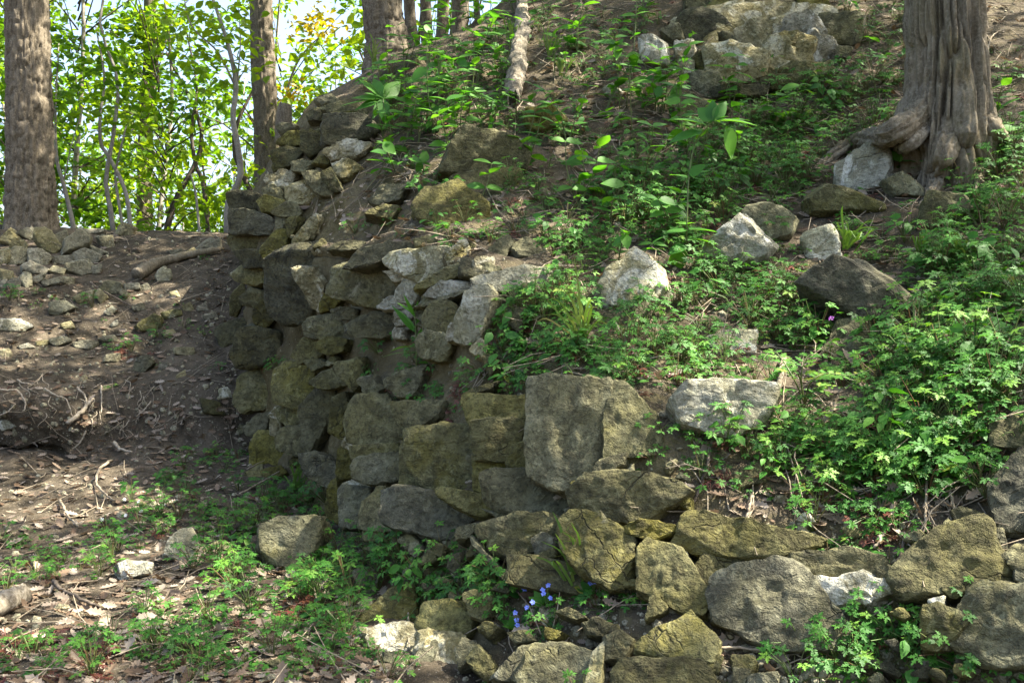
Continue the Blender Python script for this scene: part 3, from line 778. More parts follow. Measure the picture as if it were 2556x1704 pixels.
for co in ["620,480 650,450 700,500 660,540","490,500 550,470 560,520 510,540","810,420 900,410 910,450 830,460","1100,200 1180,190 1200,225 1120,225","1200,220 1260,180 1285,220 1230,235",
 "1270,190 1370,120 1400,140 1300,200","1340,170 1430,120 1440,190 1370,210","920,430 960,410 980,450 930,455","1110,470 1150,460 1170,500 1120,500","1040,940 1090,920 1100,970 1040,980",
 "1150,1010 1200,980 1210,1020 1160,1030","530,1030 560,1000 560,1050 535,1060","650,770 740,750 770,790 680,790","480,800 560,780 640,800 600,840 500,840","240,790 310,780 300,820 240,820",
 "320,780 420,760 460,790 360,820","720,680 760,650 770,690 730,695","1060,730 1120,710 1150,750 1080,760","120,820 180,800 220,830 140,840","700,880 780,870 760,930 680,920",
 "1190,560 1240,540 1260,590 1200,590","560,470 610,460 600,520 570,520","790,440 840,480 820,510 785,470","1140,830 1260,830 1260,880 1150,870","0,850 60,840 70,890 0,890",
 "1330,620 1400,600 1420,640 1350,650","1290,560 1340,540 1360,590 1300,590","860,560 920,540 950,580 880,590","400,680 460,660 480,700 420,710"]:
    ROCKS.append((0,550,F,'h',co,"bank_stone",ban_label(co),"stones scattered on the bank"))
MK['h'] = M_HEAP
for (ox, oy, f, kd, co, nm, lab, grp) in ROCKS:
    pts = poly_src(co, ox, oy, f)
    rg = np.random.default_rng(int(pts[0][0]*31+pts[0][1]*17))
    r = stone_from_pixels(pts, 'l', rg)
    if r is None: print("no hit", lab); continue
    o, V, T, size = r
    ob = put(nm, crag(npmesh(nm, V, T, MK[kd]))); ob.location = o
    tag(ob, lab, "rock", grp)
BOXES = np.array([[p[:, 0].min(), p[:, 1].min(), p[:, 0].max(), p[:, 1].max()] for p in ALLPOLY])

# ---------------------------------------------------------------- trees
def trunk_mesh(path, radii, nseg, nring, amp, fr, stretch, seed, flare=None, mat=M_BARK, lump=0.0):
    P = curve_pts(path, nring); R = np.interp(np.linspace(0, 1, nring), np.linspace(0, 1, len(radii)), radii)
    tg = np.gradient(P, axis=0); tg /= np.linalg.norm(tg, axis=1, keepdims=True)
    a = np.linspace(0, 2*np.pi, nseg, endpoint=False)
    u = np.cross(tg, [0, 1.0, 0.02]); u /= np.linalg.norm(u, axis=1, keepdims=True); w = np.cross(tg, u)
    A = np.broadcast_to(a, (nring, nseg)); S = np.broadcast_to(np.linspace(0, 1, nring)[:, None], (nring, nseg))
    L = np.concatenate([[0], np.cumsum(np.linalg.norm(np.diff(P, axis=0), axis=1))]); Z = np.broadcast_to(L[:, None], (nring, nseg))
    r = np.broadcast_to(R[:, None], (nring, nseg)).copy()
    if flare is not None: r = r*flare(A, Z)
    if lump: r = r*(1+lump*fbm(np.stack([np.cos(A)*0.8, np.sin(A)*0.8, Z*7], 2).reshape(-1, 3), 3, seed+8).reshape(nring, nseg))
    base = np.stack([np.cos(A)*R[:, None]*fr, np.sin(A)*R[:, None]*fr, Z*fr*stretch], 2).reshape(-1, 3)
    wq = np.stack([fbm(base*0.6+3, 2, seed+1), fbm(base*0.6+9, 2, seed+2), 0*base[:, 0]], 1)
    rd = np.clip(np.abs(vnoise(base+0.7*wq, seed+3))*2.6, 0, 1); rd2 = np.clip(np.abs(vnoise(base*2.1+0.5*wq, seed+4))*2.6, 0, 1)
    fib = base*np.array([3.2, 3.2, 1.3]); hgt = (rd**0.7*0.75 + rd2*0.3 + 0.28*fbm(fib, 3, seed+6))
    r = r + (hgt.reshape(nring, nseg)-0.5)*amp
    V = P[:, None, :] + r[:, :, None]*(np.cos(A)[:, :, None]*u[:, None, :] + np.sin(A)[:, :, None]*w[:, None, :])
    V = V.reshape(-1, 3); i = np.arange(nring-1)[:, None]*nseg; j = np.arange(nseg)[None]; j2 = (j+1) % nseg
    T = np.stack([(i+j).ravel(), (i+j2).ravel(), (i+nseg+j2).ravel(), (i+nseg+j).ravel()], 1)
    return npmesh("trunk", V, T, mat)
# leaf: two folded halves, pointed
LEAF_V = np.array([[0, 0, 0], [0.30, 0.26, 0.05], [0.62, 0.24, 0.04], [1, 0, -0.10], [0.62, -0.24, 0.04], [0.30, -0.26, 0.05]])
LEAF_T = np.array([[0, 1, 2], [0, 2, 3], [0, 3, 4], [0, 4, 5]])
LEAF_T2 = np.array([[0, 1, 3], [0, 3, 5]])
LEAF_V2 = np.array([[0, 0, 0], [0.5, 0.33, 0.06], [1, 0, -0.08], [0.5, -0.33, 0.06]]); LEAF_T3 = np.array([[0, 1, 2], [0, 2, 3]])
def rot_frames(dirs, up_, roll):
    """orthonormal frames: x along dirs, z near up_"""
    x = dirs/(np.linalg.norm(dirs, axis=1, keepdims=True)+1e-9)
    y = np.cross(up_, x); y /= np.linalg.norm(y, axis=1, keepdims=True)+1e-9
    z = np.cross(x, y)
    c, s = np.cos(roll)[:, None], np.sin(roll)[:, None]
    return np.stack([x, y*c+z*s, z*c-y*s], 2)          # columns
def scatter(tv, tt, pos, frames, scale):
    """copies of a template: verts, tris"""
    n = len(pos); k = len(tv)
    V = np.einsum('nij,kj->nki', frames, tv)*np.asarray(scale).reshape(-1, 1, 1) + pos[:, None, :]
    T = tt[None]+(np.arange(n)*k)[:, None, None]
    return V.reshape(-1, 3), T.reshape(-1, tt.shape[1])
def leaf_cloud(centers, radii, n, size, rg, flat=0.6, mat=M_TREE, tint=(0, 1), name="crown", detailed=False):
    c = rg.integers(0, len(centers), n)
    d = rg.normal(size=(n, 3)); d /= np.linalg.norm(d, axis=1, keepdims=True)
    rr = rg.uniform(0, 1, n)**0.45
    pos = centers[c] + d*rr[:, None]*radii[c][:, None]*np.array([1, 1, flat])
    dr = rg.normal(size=(n, 3))*np.array([1, 1, 0.45]) + np.array([0, 0, -0.25])
    up_ = rg.normal(size=(n, 3))*0.55+np.array([0, 0, 1.0])
    fr = rot_frames(dr, up_, rg.uniform(-0.5, 0.5, n))
    tv, tt = (LEAF_V, LEAF_T) if detailed else (LEAF_V2, LEAF_T3)
    V, T = scatter(tv, tt, pos, fr, size*rg.uniform(0.55, 1.25, n))
    ct = rg.uniform(tint[0], tint[1], len(centers))
    t = np.repeat(np.clip(ct[c]*0.6+rg.uniform(tint[0], tint[1], n)*0.4, 0, 1), len(tv))
    return npmesh(name, V, T, mat, t, False)
def limbs(base, tips, r0, r1, rg, bend=0.25):
    acc = Acc()
    for t in tips:
        L = np.linalg.norm(t-base); m = (base+t)/2 + rg.normal(size=3)*L*bend*0.4 + np.array([0, 0, -0.08*L])
        P = curve_pts([base, m, t], 7); V, T = tube(P, np.linspace(r0, r1, 7), 5); acc.add(V, T)
    return acc

def big_tree(name, label, path, radii, nseg, nring, amp, fr, stretch, seed, crown, flare=None, mat=M_BARK, group=None, z_limb=None):
    base = Vector(tuple(path[0])); root = empty(name, base); tag(root, label, "tree", group)
    off = np.array(base)
    o = put("trunk", trunk_mesh(np.array(path)-off, radii, nseg, nring, amp, fr, stretch, seed, flare, mat, 0.09), root)
    if crown is not None:
        rg = np.random.default_rng(seed)
        cc, cr, ncl, clr, nl, size = crown
        d = rg.normal(size=(ncl, 3)); d /= np.linalg.norm(d, axis=1, keepdims=True)
        cen = np.array(cc) + d*(rg.uniform(0.1, 1, ncl)**0.5)[:, None]*np.array(cr) - off
        top = np.array(path[-1])-off
        a = limbs(top-np.array([0, 0, 0.6]), cen[:max(6, ncl//3)], max(radii[-1]*0.5, 0.024), 0.015, rg)
        if radii[-1] > 0.03: put("limbs", a.mesh("limbs", mat), root)
        put("crown", leaf_cloud(cen, np.full(ncl, clr), nl, size, rg, 0.6, M_TREE), root)
    return root
def P2(px, py, d): return px2(px*K, py*K, d)

# stout furrowed trunk on the bank
b = P2(70, 560, 9.6)
def fl1(A, Z): return 1+0.28*np.exp(-Z/0.25)*(1+0.4*np.cos(A*5+1))
big_tree("furrowed_tree", "stout tree with finely furrowed grey bark on the bank crest above the rubble heap",
  [b, P2(68, 300, 9.6), P2(63, 0, 9.62), P2(66, -500, 9.7), P2(60, -900, 9.9)], [0.205, 0.195, 0.178, 0.16, 0.13], 100, 300, 0.034, 48, 0.16, 5,
  ((-4.2, 10.5, 9.2), (3.6, 3.4, 2.2), 34, 0.8, 3600, 0.16), fl1, M_BARK)
b = P2(612, 640, 12.0); b[2] = ground_z([b[0]], [b[1]])[0]-0.05
big_tree("slim_tree", "slim straight grey tree standing just behind the broken wall end",
  [b, P2(614, 380, 12), P2(606, 180, 12), P2(600, 0, 12), P2(602, -500, 12.1), P2(590, -800, 12.1)], [0.16, 0.14, 0.132, 0.122, 0.11, 0.08], 60, 240, 0.026, 50, 0.15, 9,
  ((-2.6, 12.6, 9.0), (3.0, 2.8, 2.0), 30, 0.9, 2300, 0.15), None, M_BARK)
b = P2(890, 190, 8.6)
big_tree("crest_tree", "grey rough barked tree on the crest behind the leafy sprouts",
  [b, P2(888, 100, 8.6), P2(878, 0, 8.6), P2(872, -300, 8.6), P2(868, -700, 8.7)], [0.21, 0.165, 0.155, 0.15, 0.12], 70, 220, 0.03, 46, 0.16, 13,
  ((0.6, 9.2, 8.6), (3.6, 3.4, 1.9), 36, 0.75, 4300, 0.15), None, M_BARK)
for i, (x, y, x2, r, d, lb) in enumerate([(955, 150, 935, .05, 9.3, "dark leaning stem beside the rough barked crest tree"), (985, 150, 975, .05, 9.6, "thin dark stem second from the rough barked crest tree"),
      (1012, 140, 1020, .055, 9.8, "straight dark stem in the middle of the crest thicket"), (1050, 120, 1062, .085, 10.2, "thickest brown stem of the crest thicket"), (1105, 90, 1090, .028, 10.0, "thinnest stem at the sunny edge of the crest thicket")]):
    b = P2(x, y+25, d)
    big_tree("thicket_tree", lb, [b, P2((x+x2)/2, y*0.5, d), P2(x2, -40, d), P2(x2+(x2-x)*2, -400, d)], [r*1.2, r, r*0.95, r*0.7], 24, 60, 0.012, 70, 0.3, 20+i,
      ((b[0]+0.2, b[1]+0.6, b[2]+4.4), (1.4, 1.3, 0.9), 10, 0.7, 600, 0.13), None, M_BARK, "stems of the crest thicket")

# thick ridged tree with spreading roots on the slope
tb = P2(2176, 330, 4.95)
def fl5(A, Z):
    z = Z-0.28
    return 1+np.exp(-np.clip(z, 0, 9)/0.16)*(0.16+0.30*np.clip(np.cos(A*3.0+0.9), 0, 1)**2+0.12*np.cos(A*7+2)) + 0.05*np.cos(A*3+Z*2)
RT = big_tree("ridged_tree", "thick tree with deeply ridged bark and spreading roots on the herb covered slope",
  [tb-np.array([0, 0, 0.28]), tb+np.array([0, 0, 0.05]), P2(2180, 150, 4.95), P2(2172, 0, 4.97), P2(2165, -500, 5.0), P2(2150, -1100, 5.1)], [0.155, 0.152, 0.146, 0.143, 0.135, 0.11],
  196, 500, 0.07, 34, 0.065, 31, ((3.8, 5.6, 8.2), (4.6, 4.2, 1.9), 56, 0.75, 5200, 0.155), fl5, M_BARK_R)
off = np.array(RT.location)
def root_part(ctrl, rad, n=60, seed=3, amp=0.022, mat=M_BARK_R):
    m = trunk_mesh(np.array(ctrl)-off, rad, 44, n, amp, 75, 0.10, seed, None, mat, 0.25); put("root", m, RT)
def on_r(px, py, lift=0.0):
    h = hit(px*K, py*K, True, False); return np.array(h[0])+np.array(h[1])*lift
def near_trunk(px, py, d): return P2(px, py, d)
root_part([near_trunk(2135, 215, 4.93), near_trunk(2095, 275, 4.86), near_trunk(2040, 310, 4.82), on_r(1975, 335, 0.02), on_r(1915, 362, 0.0), on_r(1860, 390, -0.05)], [0.05, 0.048, 0.045, 0.038, 0.03, 0.016], 150, 3, 0.03)
root_part([near_trunk(2190, 200, 4.93), near_trunk(2180, 310, 4.82), near_trunk(2165, 360, 4.74), on_r(2150, 420, 0.01), on_r(2125, 480, -0.03)], [0.05, 0.048, 0.042, 0.035, 0.018], 120, 5, 0.034)
root_part([near_trunk(2225, 190, 4.95), near_trunk(2262, 280, 4.84), near_trunk(2280, 310, 4.8), on_r(2300, 340, 0.0), on_r(2330, 380, -0.06)], [0.05, 0.05, 0.045, 0.035, 0.018], 120, 7, 0.034)
root_part([near_trunk(2210, 200, 4.93), near_trunk(2232, 320, 4.80), on_r(2240, 385, 0.0), on_r(2235, 450, -0.04)], [0.045, 0.042, 0.035, 0.016], 100, 11, 0.034)
root_part([near_trunk(2150, 275, 4.95), near_trunk(2085, 332, 4.82), on_r(2040, 352, 0.02), on_r(2000, 372, -0.04)], [0.03, 0.034, 0.03, 0.015], 70, 8, 0.01, M_WOOD)

# trees standing further up the slope, outside the view, that shade the wall
for i, (x, y, cz, cr, nl) in enumerate([(7.2, 3.2, 9.6, (4.4, 4.4, 2.0), 2900), (9.5, 7.5, 12.5, (4.8, 4.4, 2.2), 4200), (5.0, 9.4, 10.8, (4.0, 3.2, 1.8), 3200), (5.5, -1.2, 9.0, (4.2, 3.8, 1.9), 3000)]):
    gzv = 4.2 if y > 2.5 else 2.0
    h = BV.ray_cast(Vector((x, y, 30)), Vector((0, 0, -1)))
    if h[0] is not None: gzv = h[0].z
    else: gzv = float(ground_z([x], [y])[0])
    big_tree("slope_tree", ["tall grey tree growing uphill of the ridged tree", "tall tree at the top of the wooded slope", "tall tree behind the outcrop on the slope", "tall tree on the lower slope beside the path"][i],
       [np.array([x, y, gzv-0.2]), np.array([x+.1, y, gzv+2]), np.array([x, y+.1, cz-1.5])], [0.2, 0.18, 0.11], 16, 40, 0.02, 50, 0.3, 50+i, ((x, y, cz), cr, 40, 0.75, nl, 0.16), None, M_BARK, "trees on the wooded slope")

# saplings in front of the wood: thin crooked stems
def stem_thing(name, label, ctrl, rad, mat, cat="tree", n=24, seg=9, twigs=(), leaves=None, group=None, seed=1):
    base = np.array(ctrl[0]); root = empty(name, tuple(base)); tag(root, label, cat, group)
    P = curve_pts(np.array(ctrl)-base, n); V, T = tube(P, np.interp(np.linspace(0, 1, n), np.linspace(0, 1, len(rad)), rad), seg)
    put("trunk" if cat == "tree" else "stem", npmesh("stem", V, T, mat), root)
    for c, r in twigs:
        V, T = tube(curve_pts(np.array(c)-base, 14), np.linspace(r, r*0.4, 14), 6); put("branch", npmesh("branch", V, T, mat), root)
    if leaves is not None:
        cen, rr, nl, size, m, tn = leaves; rg = np.random.default_rng(seed)
        put("crown", leaf_cloud(np.array(cen)-base, np.full(len(cen), rr), nl, size, rg, 0.7, m, tn, detailed=True), root)
    return root
def g2(px, py, d):
    p = P2(px, py, d); p[2] = ground_z([p[0]], [p[1]])[0]-0.03; return p
stem_thing("crooked_sapling", "pale crooked sapling leaning beside the wall end", [g2(522, 490, 10.4), P2(524, 470, 10.4), P2(552, 405, 10.4), P2(545, 330, 10.4), P2(535, 270, 10.4), P2(542, 190, 10.5), P2(520, 90, 10.6), P2(490, 0, 10.7), P2(460, -120, 10.8)], [.036, .034, .033, .03, .028, .026, .02, .016, .012], M_BARK_S,
   twigs=[([P2(542, 195, 10.5), P2(560, 165, 10.5), P2(580, 150, 10.4)], .008), ([P2(541, 200, 10.5), P2(500, 120, 10.4), P2(440, 60, 10.3), P2(420, -20, 10.3)], .014), ([P2(545, 190, 10.5), P2(552, 100, 10.6), P2(548, 20, 10.7)], .01)],
   leaves=([P2(460, 40, 10.5), P2(520, 30, 10.6), P2(555, 120, 10.4), P2(430, 90, 10.3), P2(480, 150, 10.6)], 0.45, 260, 0.12, M_TREE, (0.4, 1)))
stem_thing("forked_sapling", "twisting forked sapling of three stems behind the rubble heap", [g2(298, 520, 10.3), P2(297, 490, 10.3), P2(285, 430, 10.3), P2(250, 360, 10.3), P2(232, 330, 10.3), P2(230, 265, 10.3), P2(240, 180, 10.4), P2(220, 60, 10.5)], [.024, .022, .02, .02, .018, .015, .012, .008], M_BARK_S,
   twigs=[([g2(285, 520, 10.3), P2(272, 460, 10.3), P2(265, 400, 10.3), P2(280, 330, 10.2), P2(290, 290, 10.2)], .018), ([g2(262, 530, 10.3), P2(252, 470, 10.3), P2(243, 410, 10.3), P2(262, 300, 10.3), P2(270, 180, 10.4), P2(230, 60, 10.4), P2(250, -60, 10.5)], .028)],
   leaves=([P2(240, 180, 10.4), P2(270, 200, 10.3), P2(220, 90, 10.5), P2(290, 250, 10.4), P2(190, 140, 10.5)], 0.42, 230, 0.12, M_TREE, (0.2, 0.9)))
stem_thing("leaning_sapling", "thin grey sapling leaning beside the stout furrowed trunk", [g2(172, 530, 10.1), P2(160, 480, 10.1), P2(145, 420, 10.1), P2(130, 360, 10.1), P2(128, 250, 10.2), P2(135, 100, 10.3)], [.026, .022, .02, .016, .01, .006], M_BARK_S,
   twigs=[([P2(145, 420, 10.1), P2(165, 330, 10.1), P2(190, 250, 10.1)], .008)], leaves=([P2(150, 280, 10.2), P2(140, 160, 10.3), P2(180, 240, 10.2)], 0.35, 130, 0.11, M_TREE, (0.1, 0.8)))
stem_thing("dark_sapling", "dark thin sapling with bare lower stem between the crooked and the forked sapling", [g2(485, 500, 12.5), P2(470, 440, 12.5), P2(450, 380, 12.5), P2(440, 300, 12.5), P2(452, 200, 12.6), P2(430, 80, 12.7)], [.03, .028, .025, .02, .015, .01], M_TWIG_D,
   leaves=([P2(440, 260, 12.5), P2(455, 180, 12.6), P2(430, 90, 12.6)], 0.5, 240, 0.12, M_TREE, (0.1, 0.8)))
stem_thing("dead_stick_sapling", "short bleached dead stem standing in the sunny gap", [g2(460, 500, 10.6), P2(450, 450, 10.6), P2(438, 400, 10.6)], [.015, .012, .007], M_BARK_S)
stem_thing("mossy_tree", "mid sized dark trunk wrapped in leafy growth deep in the wood", [g2(333, 560, 16), P2(332, 480, 16), P2(335, 300, 16), P2(345, 100, 16), P2(340, -200, 16)], [.14, .12, .11, .1, .08], M_BARK,
   leaves=([P2(340, 60, 15.8), P2(345, 130, 15.8), P2(340, 190, 15.8), P2(330, 260, 15.8), P2(360, 90, 15.7), P2(300, 40, 15.7)], 0.45, 700, 0.15, M_TREE, (0.1, 0.9)), seg=12)
stem_thing("yellow_leaved_sapling", "sapling with yellow spring leaves arching behind the slim tree", [g2(640, 560, 12.8), P2(650, 300, 12.8), P2(680, 150, 12.6), P2(760, 60, 12.4)], [.03, .022, .012, .006], M_BARK_S,
   twigs=[([P2(640, 240, 12.7), P2(660, 215, 12.6), P2(680, 212, 12.5)], .006)],
   leaves=([P2(740, 40, 12.4), P2(700, 70, 12.5), P2(765, 75, 12.4), P2(670, 215, 12.5)], 0.26, 190, 0.10, M_TREE_Y, (0.1, 1)))
stem_thing("stump", "dark broken stump just behind the wall crest", [P2(652, 330, 9.4), P2(652, 270, 9.4), P2(655, 240, 9.4)], [.085, .075, .06], M_BARK, n=12, seg=14)

# the leafy wood behind the bank
def young_tree_proto(seed, h, r, nl, size, tn):
    rg = np.random.default_rng(seed)
    ncl = 26
    zz = rg.uniform(0.06, 1.0, ncl)*h; rad = r*(0.45+0.75*np.sin(np.clip(zz/h, 0, 1)*2.6))
    an = rg.uniform(0, 2*np.pi, ncl); q = rg.uniform(0.2, 1, ncl)
    cen = np.stack([np.cos(an)*rad*q, np.sin(an)*rad*q, zz], 1)
    P = curve_pts([[0, 0, -0.3], [rg.normal()*0.1, 0, h*0.3], [rg.normal()*0.25, rg.normal()*0.25, h*0.65], [0, 0, h]], 14)
    V, T = tube(P, np.linspace(0.05, 0.012, 14)*rg.uniform(0.8, 1.5), 7)
    tm = npmesh("young_trunk", V, T, M_BARK_S if seed % 2 else M_TWIG_D)
    acc = Acc()
    for c in cen:
        b0 = np.array([0, 0, max(0.1, c[2]*0.8-0.1)]); V, T = tube(curve_pts([b0, (b0+c)/2+[0, 0, 0.12], c], 5), np.linspace(0.014, 0.004, 5), 4); acc.add(V, T)
    return tm, acc.mesh("young_limbs", M_TWIG_D), leaf_cloud(cen, rg.uniform(0.35, 0.75, ncl), nl, size, rg, 0.5, M_TREE, tn, detailed=True)
PROTO = [young_tree_proto(101, 6.5, 1.7, 1700, 0.15, (0.2, 0.9)), young_tree_proto(102, 5.0, 1.5, 1350, 0.14, (0.45, 1.0)), young_tree_proto(103, 8.0, 2.0, 1900, 0.17, (0.0, 0.6)), young_tree_proto(104, 3.2, 1.2, 1050, 0.13, (0.4, 1.0))]
rw = np.random.default_rng(5)
spots = []
for row, (d, cntx, pad) in enumerate([(12.6, 6, 0.3), (15.0, 8, 0.5), (18.5, 9, 0.8), (23, 10, 1.0), (29, 11, 1.4)]):
    for i in range(cntx):
        u = (i+0.5+rw.uniform(-0.35, 0.35))/cntx
        px = -330+u*1500
        spots.append((px, d+rw.uniform(-pad, pad), rw.integers(0, 4), rw.uniform(0.75, 1.15), rw.uniform(0, 6.28)))
for (px, d, k, s, a) in spots:
    x = (px*K/W-0.5)*d
    root = empty("young_tree", (x, d, float(ground_z([x], [d])[0])))
    if d < 14: k = 3 if px > 250 else k
    root.rotation_euler = (0, 0, a); root.scale = (s, s, s)
    tag(root, ["tall green leafy tree in the wood behind the bank", "pale green leafy sapling in the wood behind the bank", "very tall dark green tree in the wood behind the bank", "low bright green bushy sapling in the wood behind the bank"][k], "tree", "young trees of the wood behind the bank")
    put("trunk", PROTO[k][0], root); put("limbs", PROTO[k][1], root); put("crown", PROTO[k][2], root)

# ---------------------------------------------------------------- herb leaves and plants
def leaflet(n_out, L, ang, wid):
    prof = [(0, 0.0), (0.24, 0.05), (0.38, 0.30), (0.45, 0.09), (0.64, 0.27), (0.70, 0.09), (0.86, 0.12), (1, 0)]
    pts = [(x*L, y*wid*L) for x, y in prof] + [(x*L, -y*wid*L) for x, y in prof[-2:0:-1]]
    pts = np.array([(0.48*L, 0)]+pts); c, s = math.cos(ang), math.sin(ang)
    xy = np.stack([pts[:, 0]*c-pts[:, 1]*s, pts[:, 0]*s+pts[:, 1]*c], 1)
    z = 0.10*np.abs(pts[:, 1])/max(L, 1e-6) - 0.16*(xy[:, 0]**2+xy[:, 1]**2)
    n = len(pts)-1
    return np.column_stack([xy, z]), np.array([[0, 1+i, 1+(i+1) % n] for i in range(n)])
def small_leaf(seed):
    rg = np.random.default_rng(seed); a = Acc(); pr = [(0, 0), (0.3, 0.24), (0.5, 0.16), (0.66, 0.26), (1, 0)]
    for an, L in ((0, 1.0), (1.05, 0.85), (-1.05, 0.85)):
        pts = np.array([(0.45*L, 0)]+[(x*L, y*L) for x, y in pr]+[(x*L, -y*L) for x, y in pr[-2:0:-1]]); an += rg.normal()*0.1; c, s = math.cos(an), math.sin(an)
        xy = np.stack([pts[:, 0]*c-pts[:, 1]*s, pts[:, 0]*s+pts[:, 1]*c], 1); n = len(pts)-1
        a.add(np.column_stack([xy*0.66, 0.08*np.abs(pts[:, 1])-0.12*(xy**2).sum(1)]), np.array([[0, 1+i, 1+(i+1) % n] for i in range(n)]))
    V, T, _ = a.arr(); return V, T
def lobed_leaf(seed):
    rg = np.random.default_rng(seed); a = Acc()
    for an, L in ((0, 1.0), (1.0, 0.88), (-1.0, 0.88), (1.95, 0.55), (-1.95, 0.55)):
        V, T = leaflet(0, L*rg.uniform(0.85, 1.1), an+rg.normal()*0.1, rg.uniform(0.8, 1.05)); V = V + np.array([0.12, 0, 0.004*rg.normal()]); a.add(V, T)
    V, T, _ = a.arr(); V[:, 0] += 0.0
    return V*np.array([0.62, 0.62, 0.62]), T
def ovate_leaf(L=1.0, w=0.3, droop=0.25, n=6, fold=0.12):
    t = np.linspace(0, 1, n+1); hw = w*np.sin(np.pi*t**0.8)*(1-0.15*t); z = -droop*t*t
    mid = np.column_stack([t*L, 0*t, z]); lf = np.column_stack([t*L, hw, z+fold*hw]); rt = np.column_stack([t*L, -hw, z+fold*hw])
    V = np.vstack([mid, lf, rt]); T = []
    for i in range(n):
        T += [(i, n+1+i+1, n+1+i), (i, i+1, n+2+i), (i, 2*n+2+i, 2*n+3+i), (i, 2*n+3+i, i+1)]
    return V, np.array(T)
LOBED = [lobed_leaf(s) for s in (1, 2, 3)]
OVATE = ovate_leaf()
SMALLS = [small_leaf(s) for s in (5, 6, 7)]
OVATE_S = ovate_leaf(1.0, 0.3, 0.25, 4)
def petiole(p0, p1, r=0.0013, lift=0.02):
    m = (p0+p1)/2+np.array([0, 0, lift]); return tube(curve_pts([p0, m, p1], 3), np.linspace(r*1.4, r, 3), 3, False)
def herb_layout(rg, nleaf, spread, height, size):
    """leaf tips: (point, outward angle, scale)"""
    out = []
    for i in range(nleaf):
        a = rg.uniform(0, 2*np.pi); q = rg.uniform(0.15, 1)**0.7
        p = np.array([math.cos(a)*spread*q, math.sin(a)*spread*q, height*(1.05-0.6*q*q)*rg.uniform(0.7, 1.1)])
        out.append((p, a+rg.normal()*0.5, size*rg.uniform(0.65, 1.2), rg.normal()*0.25, rg.uniform(-0.35, 0.25)))
    return out
def leaf_matrix(p, a, s, roll, pitch):
    return Matrix.Translation(Vector(p)) @ Matrix.Rotation(a, 4, 'Z') @ Matrix.Rotation(-pitch, 4, 'Y') @ Matrix.Rotation(roll, 4, 'X') @ Matrix.Diagonal((s, s, s, 1))
def herb_arrays(seed, nleaf, spread, height, size, kind):
    rg = np.random.default_rng(seed); lv = Acc(); st = Acc()
    for (p, a, s, ro, pi) in herb_layout(rg, nleaf, spread, height, size):
        tv, tt = LOBED[rg.integers(0, 3)] if kind == 'lobed' else (SMALLS[rg.integers(0, 3)] if kind == 'small' else OVATE_S)
        M = np.array(leaf_matrix(p, a, s, ro, pi)); V = tv@M[:3, :3].T+M[:3, 3]
        lv.add(V, tt, float(rg.uniform(0, 1)))
        V, T = petiole(np.array([0, 0, -0.01]), p); st.add(V, T, float(rg.uniform(0, 1)))
    return lv.arr(), st.arr()
HERBS = [herb_arrays(200+i, 11+i % 4, 0.085+0.012*(i % 3), 0.085+0.03*(i % 4), 0.055, 'lobed') for i in range(7)]
HERBS_O = [herb_arrays(300+i, 9+i, 0.06, 0.12, 0.055, 'ovate') for i in range(3)]
SMALL = [herb_arrays(400+i, 9, 0.05, 0.04, 0.034, 'small') for i in range(3)]
def frame_for(nrm, rg, k=0.45):
    n = np.array(nrm)*k+np.array([0, 0, 1.0])*(1-k)+np.array([0, -0.15, 0]); n /= np.linalg.norm(n)
    x = np.array([1.0, 0, 0]); x -= n*np.dot(x, n); x /= np.linalg.norm(x); y = np.cross(n, x)
    a = rg.uniform(0, 2*np.pi); return np.stack([x*math.cos(a)+y*math.sin(a), y*math.cos(a)-x*math.sin(a), n], 1)
def P_(l): return [(a*K, b*K) for a, b in l]
